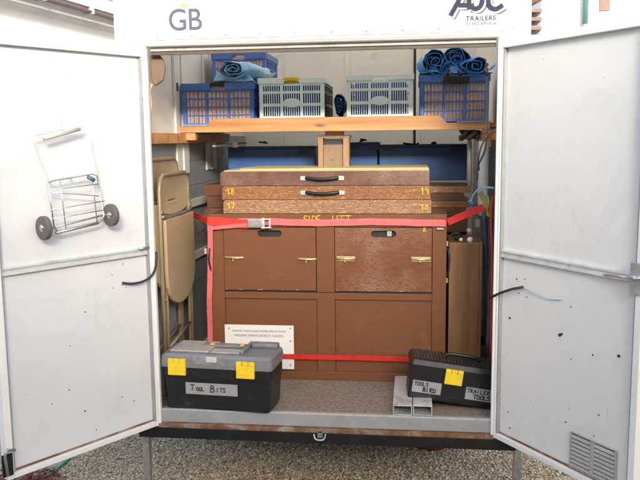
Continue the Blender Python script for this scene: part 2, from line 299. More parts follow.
# ------------------------------------------------------------------ setting: buildings
A = atz(-60, -25, 2.6); B = atz(35, 0, 2.6); C = atz(118, 23, 2.6); dr = (C - B); dr.z = 0; dr.normalize(); nr = Vector((dr.y, -dr.x, 0))
hs = thing('house', 'overexposed white house behind the left door with dark gutter', 'house', (B.x, B.y, GZ)); q0 = B - dr * 3; q1 = C + dr * 3
def strip(mb, off0, off1, z0, z1, a=q0, c=q1):
    M = Matrix(((dr.x, nr.x, 0, a.x), (dr.y, nr.y, 0, a.y), (0, 0, 1, 0), (0, 0, 0, 1))); mb.box(0, (c - a).length, off0, off1, z0, z1, M); return mb
strip(MB(), -.5, -.14, GZ, 2.9).build('wall', house_white, hs); strip(MB(), -.13, 0.02, 2.67, 2.83).build('fascia_board', house_white, hs)
strip(MB(), .03, .11, 2.60, 2.625).build('gutter', purple_brown, hs, bevel=.01)
strip(MB(), .025, .032, 2.53, 2.55).build('soffit_edge', greypl2, hs)
strip(MB(), .0, .09, 2.655, 2.662).build('gutter_lip', greypl2, hs)
for k in range(9):
    c = q0 + dr * (.6 + k * .8); M = Matrix(((dr.x, nr.x, 0, c.x), (dr.y, nr.y, 0, c.y), (0, 0, 1, 0), (0, 0, 0, 1))); MB().box(-.012, .012, .0, .12, 2.59, 2.67, M).build('gutter_bracket', greypl2, hs)
rm = MB(); M = Matrix(((dr.x, nr.x, 0, q0.x), (dr.y, nr.y, 0, q0.y), (0, 0, 1, 0), (0, 0, 0, 1))); L_ = (q1 - q0).length
rm.prism([(0, 0)] * 0 or [(0, 2.84), (L_, 2.84), (L_, 2.9), (0, 2.9)], -.5, .1, M); rm.build('roof', greypl2, hs)
# unseen house added behind the camera so its shade darkens the lower doors
nh = thing('added_shade_house', 'added brick house, unseen behind the camera, shading the lower part of the trailer doors', 'house', (4, -8, GZ)); HT = 3.3
MB().box(-9, 15, -16, -9, GZ, HT - .2).build('wall', mat('house_brick', (.35, .27, .22), .8), nh)
MB().prism([(-16.6, HT - .2), (-8.6, HT - .2), (-8.4, HT), (-12.5, HT + 2.2), (-16.8, HT)], -9.4, 15.4, Matrix(((0, 1, 0, 0), (1, 0, 0, 0), (0, 0, 1, 0), (0, 0, 0, 1)))).build('roof', mat('slate', (.12, .12, .13), .7), nh)
for xx in (-6, -1, 4, 9):
    for zz in (.8,):
        f = MB().box(xx, xx + 1.4, -8.995, -8.93, zz, zz + 1.3).build('window', house_white, nh); MB().box(xx + .08, xx + 1.32, -8.925, -8.92, zz + .08, zz + 1.22).build('pane', mat('pane_glass', (.05, .06, .07), .08), f)
# white outbuilding behind the right door
YB = 4.2; a = at(522, 60, YB); c = at(700, 60, YB)
ob = thing('outbuilding', 'overexposed white rendered outbuilding behind the right door', 'building', (a.x, YB, GZ))
MB().box(at(541, 10, YB).x, c.x + 4, YB, YB + 3, GZ, 3.8).build('wall', house_white, ob)
d = at(585, 24, YB - .06); MB().tube([(d.x, YB - .06, d.z), (d.x, YB - .06, 3.8)], .028, 10).build('drainpipe', pipe_green, ob)
a1, a2 = at(600, -12, YB), at(609.5, 10.5, YB); MB().box(a1.x, a2.x, YB - .02, YB + .05, a2.z, a1.z).build('brown_panel', brickish, ob)
fl = thing('iron_staircase', 'rusty brown iron stair with short treads rising beyond the trailer roof', 'staircase', (at(526, 30, 3.6).x, 3.6, GZ))
mb = MB(); x_ = at(526.5, 30, 3.6).x; mb.box(x_ - .022, x_ + .022, 3.58, 3.62, GZ, at(526, -4, 3.6).z); mb.build('post', brickish, fl)
for py in (12, 20.5, 29.5, 39): z = at(533, py, 3.6).z; MB().box(x_ + .023, at(540, py, 3.6).x, 3.5, 3.8, z - .016, z + .01).build('tread', brickish, fl)
mb = MB(); mb.tube([at(526, 6, 3.6), at(541, -2, 3.6), at(560, -14, 3.6)], .025, 6); mb.build('handrail', brickish, fl)
# ------------------------------------------------------------------ trailer
TR = thing('box_trailer', 'white box trailer with both rear doors swung open', 'trailer', (0, 0, GZ))
HW = .75; IW = .852; YBk = 2.35; FZ = .069; CE = 2.12
def part(mb, name, m, par=TR, **k): return mb.build(name, m, par, **k)
part(MB().box(-IW, IW, .05, YBk, FZ - .05, FZ - .006), 'floor_board', plywood)
part(MB().box(-IW + .004, IW - .004, .045, YBk - .01, FZ - .0055, FZ), 'carpet', carpet)
for s in (-1, 1):
    part(MB().box(min(s * IW, s * .88), max(s * IW, s * .88), .0125, YBk + .03, -.01, CE), 'side_wall', white_grp, bevel=.004); part(MB().box(min(s * HW, s * .88), max(s * HW, s * .88), -.012, .012, -.007, CE), 'door_jamb', white_grp, bevel=.003)
    part(MB().box(min(s * (IW - .004), s * (IW - .001)), max(s * (IW - .004), s * (IW - .001)), .0135, YBk, FZ + .001, CE - .01), 'wall_lining', inner_wall)
part(MB().box(-IW + .001, IW - .001, YBk, YBk + .03, -.01, CE), 'end_wall', inner_wall)
part(MB().box(-.88, .88, .01, YBk + .03, CE + .002, CE + .012), 'roof', roof_m)
# header panel, curved lip, lintel
hz = at(330, 41, -.03).z
hp = MB(); sec = [(-.03, 2.25), (-.03, hz + .03), (-.027, hz + .012), (-.015, hz), (.0, hz - .002), (.01, hz + .004), (.01, 2.25)]
loft(hp, [[Vector((x, y, z)) for y, z in sec] for x in (-.882, .86)]); H = part(hp, 'header', white_grp, smooth=False)
part(MB().box(-.74, .745, .012, .04, 1.697, hz - .001), 'lintel', lintel_m, bevel=.003)
part(MB().box(-.74, .745, .02, .036, 1.683, 1.6965), 'door_seal', mat('seal', (.09, .07, .06), .7))
# lettering on the header
o = at(168, 30.5, -.032); text('GB', (o.x, -.0312, o.z), (1, 0, 0), (0, 0, 1), 0.128, grey_print, 'lettering', H, shear=0, offset=.001, space=.95, sx=.93)
for k in range(2): o = at(181 + k * 3, 7.5, -.032); part(MB().prism([(o.x, o.z), (o.x + .008, o.z), (o.x + .013, o.z + .018), (o.x + .005, o.z + .018)], -.0325, -.031), 'yellow_mark', yellow_paint, H)
logo_m = mat('logo_grey', (.025, .028, .06), .85, var=.1)
LG = [[(450.5, 15.8), (458, 2), (466.5, -14)], [(469.5, 9.5), (469, 0), (467, -14)], [(458.5, 5.2), (469, 5.2)],
      bez([(484.5, -14, 0), (482.8, -2, 0), (481, 5, 0), (477, 8.6, 0), (472.5, 7.6, 0), (471.5, 3.5, 0)], 6), bez([(504.5, -7, 0), (500, -12.5, 0), (492.5, -10, 0), (488.5, -2, 0), (489.5, 6, 0), (495.5, 9.2, 0), (503, 5, 0)], 6)]
for dx, dz, wd, mt, ly in ((3.0, 3.2, .0165, grey_print, .0305), (1.4, 1.5, .021, white_print, .0322), (0, 0, .0195, logo_m, .0340)):
    for q_, st in enumerate(LG):
        ly = ly + .0002 * (1 if q_ else 0)
        f = MB(); f.ribbon([Vector((at(p[0] + dx, p[1] + dz, -ly).x, -ly, at(p[0] + dx, p[1] + dz, -ly).z)) for p in st], (.01, 0, 1) if abs(st[0][1] - st[-1][1]) < .1 else (1, 0, .01), wd, .00016) if len(st) < 4 else None
        if len(st) >= 4:      # curved letters: ribbon with width across the stroke inside the header plane
            P_ = [Vector((at(p[0] + dx, p[1] + dz, -ly).x, -ly, at(p[0] + dx, p[1] + dz, -ly).z)) for p in st]; rows = []
            for k, p in enumerate(P_):
                tt = (P_[min(k + 1, len(P_) - 1)] - P_[max(k - 1, 0)]).normalized(); sd_ = Vector((tt.z, 0, -tt.x)) * wd / 2; rows.append([p + sd_ + Vector((0, -.00008, 0)), p - sd_ + Vector((0, -.00008, 0)), p - sd_ + Vector((0, .00008, 0)), p + sd_ + Vector((0, .00008, 0))])
            loft(f, rows)
        part(f, 'logo_letter', mt, H)
o = at(466, 20.8, -.032); text('TRAILERS', (o.x, -.0312, o.z), (1, 0, 0), (0, 0, 1), .026, logo_m, 'lettering', H, space=1.12, sx=1.0, offset=.0006)
o = at(466, 25.4, -.032); text('01362 691616', (o.x, -.0312, o.z), (1, 0, 0), (0, 0, 1), .019, mat('pale_print', (.06, .06, .08), .85), 'lettering', H, space=1.12, offset=.0002)
part(MB().box(-.88, .858, -.0315, -.0302, hz + .022, hz + .026), 'header_seam', greypl2)
for k in range(12): part(MB().disc((-.84 + k * .15, -.031, hz + .038), (0, 1, 0), .0045, .003, 8), 'header_rivet', alu_dull)
# sill
part(MB().box(-.75, .752, .001, .045, .012, FZ + .002), 'sill', alu_dull, bevel=.003)
part(MB().box(-.75, .752, -.001, .012, FZ + .003, FZ + .007), 'sill_trim', alu)
part(MB().box(-.76, .76, -.018, .05, -.008, .0105), 'sill_ledge', rust, bevel=.002)
part(MB().box(-.86, .86, -.012, .06, -.062, -.0085), 'rear_beam', blackmetal, bevel=.004)
part(MB().box(-.86, .86, .065, YBk, -.035, -.012), 'under_floor', blackmetal)
o = at(320, 436, -.02); e = MB(); e.tube(bez([(o.x - .027, -.03, o.z + .012), (o.x - .02, -.036, o.z - .008), (o.x, -.038, o.z - .013), (o.x + .02, -.036, o.z - .008), (o.x + .027, -.03, o.z + .014)], 5), .0045, 6)
e.box(o.x - .012, o.x + .012, -.018, -.0125, o.z - .01, o.z + .02); part(e, 'latch_loop', steel)
for px in (147.5, 517): x = at(px, 470, .03).x; part(MB().box(x - .016, x + .016, .02, .052, GZ + .012, -.063).box(x - .045, x + .045, -.02, .09, GZ, GZ + .011), 'prop_leg', steel, bevel=.002)
for s in (-1, 1):
    wh = part(MB().disc((s * .8, 1.35, GZ + .27), (1, 0, 0), .27, .14, 28), 'wheel', rubber); part(MB().disc((s * .875, 1.35, GZ + .27), (1, 0, 0), .16, .02, 20), 'rim', steel, wh)
# wall posts and battens on the left lining; posts on the end wall
XL = -IW + .005
lowm = mat('grey_lower_lining', (.27, .285, .31), .5, var=.06, scale=3, dirt=(.2, .2, .2), dirt_amt=.42, dirt_scale=3)
for k in range(9):
    z0 = FZ + .004 + k * .1405; part(MB().box(XL, XL + .006, .05, YBk - .002, z0, z0 + .1385), 'lining_plank', lowm, bevel=.0015); part(MB().box(-XL - .006, -XL, .05, YBk - .002, z0, z0 + .1385), 'lining_plank', lowm, bevel=.0015)
for a, c in ((172, 183), (202, 211)):
    y0, y1 = atx(a, 70, XL).y, atx(c, 70, XL).y; part(MB().box(XL, XL + .014, y0, (y0 + y1) / 2 - .004, 1.13, CE - .02).box(XL, XL + .02, (y0 + y1) / 2 + .004, y1, 1.13, CE - .02), 'wall_post', trim_white, bevel=.002)
y0 = atx(178, 80, XL).y
for (px, py, px2, py2) in ((190, 203, 203, 195), (190, 257, 203, 249), (202, 345, 225, 325)):
    z = atx(px, py, XL).z; part(MB().box(XL + .0063, XL + .022, .78, 2.2, z - .022, z + .022), 'batten', trim_white, bevel=.002)
mk = atx(174.5, 87, XL); part(MB().box(XL + .0145, XL + .016, mk.y - .012, mk.y + .012, mk.z - .022, mk.z + .022), 'black_mark', ink)
for a, c in ((345, 350), (416, 421), (284, 286)):
    x0, x1 = at(a, 90, YBk).x, at(c, 90, YBk).x; part(MB().box(x0, x1, YBk - .012, YBk - .001, 1.0, CE - .02), 'end_wall_post', trim_white, bevel=.002)
x0 = at(413.5, 90, YBk).x; part(MB().box(x0, x0 + .02, YBk - .008, YBk - .001, 1.0, CE - .02), 'dark_joint', ink)
# shelf
SY = .70; zb = at(330, 131, SY).z; zt = at(330, 117, SY).z; zl = at(200, 126, SY).z
pl = [at(180, 131, SY).x, at(490, 131, SY).x]
x_a, x_b, x_c, x_d = at(206, 120, SY).x, at(213, 117, SY).x, at(439, 117, SY).x, at(447, 121, SY).x
sh = MB(); sh.prism([(-.835, zb), (pl[1], zb), (pl[1], zl), (x_d, zl), (x_c, zt), (x_b, zt), (x_a, zl), (-.835, zl)], SY, SY + .03); SHF = part(sh, 'shelf', pine, bevel=.002)
ztop = zl - .002
for k in range(6): part(MB().box(-.842, .842, SY + .032 + k * .17, SY + .196 + k * .17, ztop - .022, ztop), 'board', pine, SHF, bevel=.002)
a = at(150, 143, .05); a = at(152, 141, .02)
part(MB().box(-.844, -.80, .06, 1.7, zb - .055, zb - .003), 'bearer', pine, SHF, bevel=.002)
part(MB().box(.80, .844, .1, 1.7, zb - .055, zb - .003), 'bearer', pine, SHF, bevel=.002)
x0, x1 = at(478, 135, SY).x, at(492, 135, SY).x; part(MB().box(x1 - .05, x1, SY + .005, SY + .05, zb - .09, zb - .002), 'bracket_block', pine, SHF, bevel=.002)
x0, x1 = at(181, 135, SY).x, at(195, 135, SY).x; part(MB().box(x0, x1, SY + .005, SY + .05, zb - .04, zb - .002), 'bracket_block', pine, SHF, bevel=.002)
for a, c in ((183, 208), (457, 491)): part(MB().box(at(a, 125, SY).x, at(c, 125, SY).x, SY - .006, SY + .03, zl + .0005, zl + .006), 'metal_edge', alu_dull, SHF)
# ------------------------------------------------------------------ doors
class Door:
    def __init__(s, side, th):
        s.o = Vector((side * HW, 0, 0)); s.ex = Vector((side * math.cos(th), -math.sin(th), 0)); s.n = Vector((-side * math.sin(th), -math.cos(th), 0)); s.side = side
        s.M = Matrix(((s.ex.x, -s.n.x, 0, s.o.x), (s.ex.y, -s.n.y, 0, s.o.y), (0, 0, 1, 0), (0, 0, 0, 1)))   # local y = away from viewer face
    def hit(s, px, py, off=0):      # off: metres in front of the face
        d = ray(px, py); p0 = s.o + s.n * off; tt = (p0 - CP).dot(s.n) / d.dot(s.n); q = CP + d * tt - s.o; return q.dot(s.ex), q.z
    def W(s, a, off, z): return s.o + s.ex * a + s.n * off + Vector((0, 0, z))
    def H(s, px, py, off=0): a, z = s.hit(px, py, off); return s.W(a, off, z)
    def box(s, mb, a0, a1, off0, off1, z0, z1): return mb.box(a0, a1, -off1, -off0, z0, z1, s.M)
def make_door(side, th, pm, label):
    D = Door(side, th); R = -.022; W_, H_ = .752, 1.70; zr = .833
    dd = D.box(MB(), .018, W_ - .018, R - .02, R, .02, H_ - .02).build('door', pm, TR); dd['label'] = label
    f = MB(); D.box(f, 0, .028, R - .022, 0, 0, H_); D.box(f, W_ - .028, W_, R - .022, 0, 0, H_); D.box(f, .0285, W_ - .0285, R - .022, 0, H_ - .028, H_); D.box(f, .0285, W_ - .0285, R - .022, 0, 0, .022)
    f.build('door_frame', door_white, dd, bevel=.002)
    f = MB(); D.box(f, .0285, .036, R + .0003, -.004, .0225, H_ - .0285); D.box(f, W_ - .036, W_ - .0285, R + .0003, -.006, .0225, H_ - .0285); f.build('inner_trim', alu_dull, dd)
    f = MB(); D.box(f, .0365, W_ - .0365, R + .0003, R + .012, zr - .03, zr + .004); D.box(f, .0365, W_ - .0365, R + .0125, R + .017, zr - .028, zr - .021); D.box(f, .0365, W_ - .0365, R + .0125, R + .017, zr - .006, zr + .002); f.build('door_rail', alu, dd, bevel=.001)
    f = MB(); D.box(f, .037, W_ - .037, R + .0003, R + .005, .0225, .030); f.build('rusty_bottom_edge', rust, dd)
    for z in (.12, .30, .55, .98, 1.2, 1.45):
        f = MB(); f.disc(D.W(.008, .001, z), D.n, .004, .004, 8); f.build('frame_rivet', steel, dd)
    for z in (.25, .85, 1.45):
        f = MB(); f.tube([D.W(-.004, -.02, z - .04), D.W(-.004, -.02, z + .04)], .009, 8); f.build('hinge', steel, dd)
    return D, dd
DL, dl = make_door(-1, .99567, panel_l, 'left rear door with a wire trolley hanging on its inner face')
DR, dr_ = make_door(1, .95552, panel_r, 'right rear door with a louvred vent in its lower corner')
R = -.022
def marks(D, dd, pts, r=.004):
    for (px, py, k) in pts:
        q = D.H(px, py, R); f = MB(); f.tube([q - D.n * .001, q + D.n * .0025], r * k, 7); f.build('panel_screw', ink, dd)
marks(DL, dl, [(123, 264, .5), (122, 285, .6), (113, 288, .5), (126, 287, .5), (112, 275, .5), (85, 312, .8), (70, 346, .5), (69, 390, .7), (85, 411, .9), (122, 397, .6), (134, 401, .6), (52, 404, .5), (96, 430, .6), (94, 258, .7), (100, 257, .7)])
marks(DR, dr_, [(517, 279, .8), (525, 279, .6), (519, 293, .6), (527, 297, .6), (510, 318, 1.3), (560, 335, 1.8), (562, 334, 1.2), (619, 356, 1.5), (593, 355, .8), (571, 307, .6), (571, 359, .6), (508, 412, .6), (510, 428, .8), (566, 422, .7), (599, 415, .7), (594, 436, .6), (537, 258, .8), (541, 258, .7)])
f = MB(); q = DL.H(122, 283, R); f.tube(bez([q, DL.H(134, 283.5, .0), DL.H(146, 280, .01), DL.H(154, 272, .015), DL.H(156.5, 258, .01), DL.H(156, 252, 0)], 6), .0055, 7); f.build('door_strap', rubber, dl)
f = MB(); f.tube([DR.H(490, 298, .02), DR.H(500, 293, .015), DR.H(512, 289, .005), DR.H(523, 287, R + .008)], .0055, 7); f.build('door_strap', rubber, dr_)
f = MB(); f.tube(bez([DR.H(523, 288, R + .008), DR.H(535, 293, R + .01), DR.H(548, 299, R + .006), DR.H(562, 300, R + .004)], 6), .0018, 6); f.build('blue_cord', tarp2, dr_)
# vent
vp = [DR.hit(572, 432, R), DR.hit(617, 452, R), DR.hit(571, 462, R)]
a0, a1 = vp[0][0], vp[1][0]; z1 = vp[0][1]; z0 = z1 - .135; am = (a0 + a1) / 2
f = MB(); DR.box(f, a0, a1, R + .0005, R + .003, z0, z1); f.build('vent_back', mat('vent_dark', (.09, .085, .075), .7), dr_)
f = MB()
for c0, c1 in ((a0 - .004, a0 + .004), (am - .010, am + .010), (a1 - .004, a1 + .004)): DR.box(f, c0, c1, R + .0035, R + .008, z0, z1)
DR.box(f, a0 - .004, a1 + .004, R + .0035, R + .008, z1 + .0005, z1 + .005); DR.box(f, a0 - .004, a1 + .004, R + .0035, R + .008, z0 - .005, z0 - .0005); f.build('vent_frame', greypl2, dr_, bevel=.001)
for c0, c1 in ((a0 + .0045, am - .0105), (am + .0105, a1 - .0045)):
    for k in range(8):
        z = z1 - .006 - k * .0165; f = MB(); f.add([DR.W(c0, R + .0035, z), DR.W(c1, R + .0035, z), DR.W(c1, R + .010, z - .009), DR.W(c0, R + .010, z - .009), DR.W(c0, R + .0035, z - .0015), DR.W(c1, R + .0035, z - .0015), DR.W(c1, R + .010, z - .0105), DR.W(c0, R + .010, z - .0105)], [(0, 1, 2, 3), (7, 6, 5, 4), (0, 3, 7, 4), (1, 5, 6, 2), (3, 2, 6, 7), (0, 4, 5, 1)]); f.build('vent_slat', greypl2, dr_)
# handle on right door, bolt on left door
f = MB(); f.tube([DR.H(604, 275, .005), DR.H(622, 277, .012), DR.H(634, 278, .016)], [.004, .005, .007], 8); f.tube([DR.H(629, 278, .014), DR.H(642, 279, .02)], .011, 10); f.build('door_handle', chrome, dr_)
f = MB(); s0, zc = DR.hit(637, 277, 0); DR.box(f, s0 - .02, .75, .0005, .012, zc - .06, zc + .05); f.build('handle_bracket', steel, dr_, bevel=.002)
f = MB(); f.tube([DL.H(15, 450, .02), DL.H(7, 450, .02), DL.H(5.5, 452, .02), DL.H(5, 458, .018), DL.H(8, 476, .018)], .006, 7); f.build('bolt_rod', steel, dl)
f = MB(); s0, zc = DL.hit(7, 465, .0); DL.box(f, s0 - .022, s0 + .022, .0005, .008, zc - .045, zc + .045); f.build('bolt_plate', blackmetal, dl, bevel=.002)
f = MB(); q0 = DL.H(147, 249, .004); f.tube([DL.H(139, 249, .003), DL.H(149, 247, .003)], .006, 7); f.build('rail_catch', steel, dl)
# bolts fixed by the trailer door jamb (right)
f = MB(); p_ = at(487.5, 64, .02); f.tube([p_, p_ + Vector((-.012, -.02, -.02)), p_ + Vector((0, -.02, -.05))], .006, 7); part(f, 'jamb_catch', blackmetal)
exec_later = []
# ------------------------------------------------------------------ shopping trolley on left door
TL = thing('folding_trolley', 'folding wire luggage trolley with two grey wheels hung on the left door', 'trolley', DL.H(80, 230, .04))
dk = .035
f = MB(); loop = [(50, 181), (53, 228), (103, 217), (97, 175)]
pts = [DL.H(a, c, dk) for a, c in ((48, 184), (54, 226), (58, 233), (99, 223), (104, 216), (97, 176), (92, 174), (52, 181))]; f.tube(pts, .0035, 6, closed=True); f.build('frame', chrome, TL)
for a, c, d_, e_ in ((60, 181, 66, 229), (92, 177, 97, 222), (51, 210, 104, 201), (52, 219, 104, 210), (49, 192, 99, 196), (50, 190, 98, 184)): 
    f = MB(); f.tube([DL.H(a, c, dk + .004), DL.H(d_, e_, dk + .004)], .0022, 6); f.build('wire', chrome, TL)
f = MB(); f.tube([DL.H(48, 229, dk - .005), DL.H(108, 214, dk - .005)], .004, 6); f.build('axle', steel, TL)
f = MB(); f.tube([DL.H(56, 233, dk), DL.H(98, 223, dk)], .0065, 6); f.build('foot_bar', steel, TL)
tyre = mat('trolley_tyre', (.12, .11, .105), .7, var=.1)
for px, py in ((44, 228), (111, 215)):
    c = DL.H(px, py, dk - .005); whl = MB().disc(c, DL.ex, .047, .022, 26).build('wheel', tyre, TL, bevel=.004)
    MB().disc(c + DL.ex * (0), DL.ex, .014, .026, 14).build('hub', chrome, whl)
f = MB(); f.tube([DL.H(88, 177, dk + .006), DL.H(94, 180, dk + .006)], .009, 8); f.build('hinge_clip', pipe_green, TL)
f = MB(); f.tube(bez([DL.H(49, 183, dk), DL.H(40, 165, dk), DL.H(34, 150, dk), DL.H(32, 138, dk), DL.H(40, 134, dk), DL.H(80, 127, dk), DL.H(88, 135, dk), DL.H(92, 155, dk), DL.H(97, 176, dk)], 5), .0035, 6); f.build('handle', plastic_white, TL)
f = MB(); f.tube([DL.H(44, 139, dk), DL.H(80, 129, dk)], .007, 8); f.build('grip', greypl2, TL)
f = MB(); f.tube([DL.H(60, 118, R), DL.H(60, 118, dk), DL.H(62, 130, dk + .008)], .003, 6); f.tube([DL.H(70, 178, R), DL.H(70, 178, dk)], .003, 6); f.build('hook', plastic_white, TL)
# ------------------------------------------------------------------ folding chairs on left wall
def chair(x, dy, dz, label):
    # chair lies in a plane parallel to the side wall; local u=Y, z up, thickness along +x
    y0, y1 = dy, .47 + dy; T = thing('folding_chair', label, 'chair', (x, (y0 + y1) / 2, FZ), group='folding chairs against the side wall')
    ztop_ = 1.145 + dz; zmid = .975 + dz
    fr = MB(); r = .011
    fr.tube([(x, y0 + .01, FZ), (x, y0 + .005, .6), (x, y0 + .005, ztop_ - .07), (x, y0 + .02, ztop_ - .02), (x, y0 + .06, ztop_), (x, y1 - .06, ztop_), (x, y1 - .02, ztop_ - .02), (x, y1 - .005, ztop_ - .07), (x, y1 - .005, .6), (x, y1 - .01, FZ)], r, 10); fr.build('frame', chair_f, T)
    fr = MB(); fr.tube([(x - .0, y0 + .045, .93), (x + .004, y0 + .05, .5), (x, y0 + .05, FZ)], .009, 8); fr.build('rear_leg', chair_f, T)
    fr = MB(); fr.tube([(x, y1 - .045, .93), (x + .004, y1 - .05, .5), (x, y1 - .05, FZ)], .009, 8); fr.build('rear_leg', chair_f, T)
    fr = MB(); fr.tube([(x + .004, y0 + .05, .30), (x + .004, y1 - .05, .34)], .008, 8); fr.build('stretcher', chair_f, T)
    bk = MB(); rings = []          # backrest: gently dished plate with rounded bottom
    nU, nV = 14, 9; V = []; F = []
    for i in range(nV + 1):
        vv = i / nV; z = ztop_ - .008 - vv * (ztop_ - zmid)
        for k in range(nU + 1):
            uu = k / nU * 2 - 1; hw = (y1 - y0) / 2 - .012 - .02 * vv ** 4 
            zz = z - .02 * (1 - uu * uu) * vv + .0; V.append((x + .002 - .014 * (1 - uu * uu) * math.sin(vv * 3.1), (y0 + y1) / 2 + uu * hw, zz))
    n0 = len(V); V += [(a - .004, b_, c_) for a, b_, c_ in V]
    for i in range(nV):
        for k in range(nU):
            a = i * (nU + 1) + k; F.append((a, a + 1, a + nU + 2, a + nU + 1)); F.append((n0 + a, n0 + a + nU + 1, n0 + a + nU + 2, n0 + a + 1))
    bk.add(V, F, True); bk.build('backrest', chair_m, T)
    st = MB(); ym = (y0 + y1) / 2; poly = []   # seat folded flat: straight top, rounded bottom
    hw = (y1 - y0) / 2 - .004; zt_, zb_ = .935 + dz, .495 + dz
    for k in range(13):
        an = math.pi * k / 12; poly.append((ym + hw * math.cos(an), zb_ + .17 - .17 * math.sin(an) ** .8))
    poly = [(ym + hw, zt_)] + poly + [(ym - hw, zt_)]
    v = [(x + .012, a, c) for a, c in poly] + [(x + .030, a, c) for a, c in poly]; n = len(poly)
    st.add(v, [tuple(range(n)), tuple(range(2 * n - 1, n - 1, -1))] + [(i, n + i, n + (i + 1) % n, (i + 1) % n) for i in range(n)]); st.build('seat', chair_m, T, bevel=.006)
    br = MB(); br.tube(bez([(x + .012, y0 + .0, .95 + dz), (x + .02, ym - .1, .943 + dz), (x + .02, ym + .1, .943 + dz), (x + .012, y1 - .0, .95 + dz)], 5), .008, 8); br.build('cross_bar', steel, T)
    for yy in (y0 + .004, y1 - .004):
        MB().disc((x + .013, yy, .97 + dz), (1, 0, 0), .012, .004, 12).build('pivot_plate', steel, T); MB().disc((x + .013, yy, .55 + dz), (1, 0, 0), .008, .004, 10).build('rivet', steel, T)
    return T
chair(-.822, .12, .075, 'rear tan metal folding chair, mostly hidden against the wall behind the nearer one')
chair(-.785, .18, 0, 'front tan metal folding chair with rounded seat folded flat')
# hanging brown board and rope upper left
hb = thing('hanging_cloth', 'brown cloth hanging from the upper left door jamb', 'cloth', at(155, 60, .06))
o1 = [at(a, c, .06) for a, c in ((149.5, 55), (159, 54.5), (163, 60), (165, 68), (163, 80), (158, 84), (154, 86), (151, 80))]
cm = MB(); nn = len(o1)
cm.add([p for p in o1] + [p + Vector((0, .02, 0)) for p in o1], [tuple(range(nn)), tuple(range(2 * nn - 1, nn - 1, -1))] + [(i, (i + 1) % nn, nn + (i + 1) % nn, nn + i) for i in range(nn)]); cm.build('cloth', mat('tan_leather', (.17, .115, .08), .8, var=.25), hb, bevel=.006)
cm = MB(); cm.tube(bez([at(152, 84, .05), at(149.5, 92, .05), at(151, 104, .05), at(150, 118, .05), at(151, 135, .05)], 5), [.008 - .0002 * k for k in range(21)], 7); cm.build('cord', mat('rope', (.48, .36, .25), .8), hb)
# ------------------------------------------------------------------ crates
def lattice(mb, P, w, h, cols, rows, th=.004, hole=None, plate=None):
    """P(u,v,d)->world; cols/rows lists of (start,end) slot ranges in metres"""
    us = sorted({0, w, *[a for c in cols for a in c]}); vs = sorted({0, h, *[a for c in rows for a in c]})
    def slot(u, v):
        if hole and hole(u, v): return True
        if plate and plate(u, v): return False
        return any(a < u < c for a, c in cols) and any(a < v < c for a, c in rows)
    for j in range(len(vs) - 1):
        v0, v1 = vs[j], vs[j + 1]; run = None
        for i in range(len(us)):
            solid = i < len(us) - 1 and not slot((us[i] + us[i + 1]) / 2, (v0 + v1) / 2)
            if solid and run is None: run = us[i]
            if (not solid) and run is not None:
                pts = [P(a, c, d) for d in (0, th) for c in (v0, v1) for a in (run, us[i])]
                mb.add(pts, [(0, 2, 3, 1), (4, 5, 7, 6), (0, 1, 5, 4), (2, 6, 7, 3), (0, 4, 6, 2), (1, 3, 7, 5)]); run = None
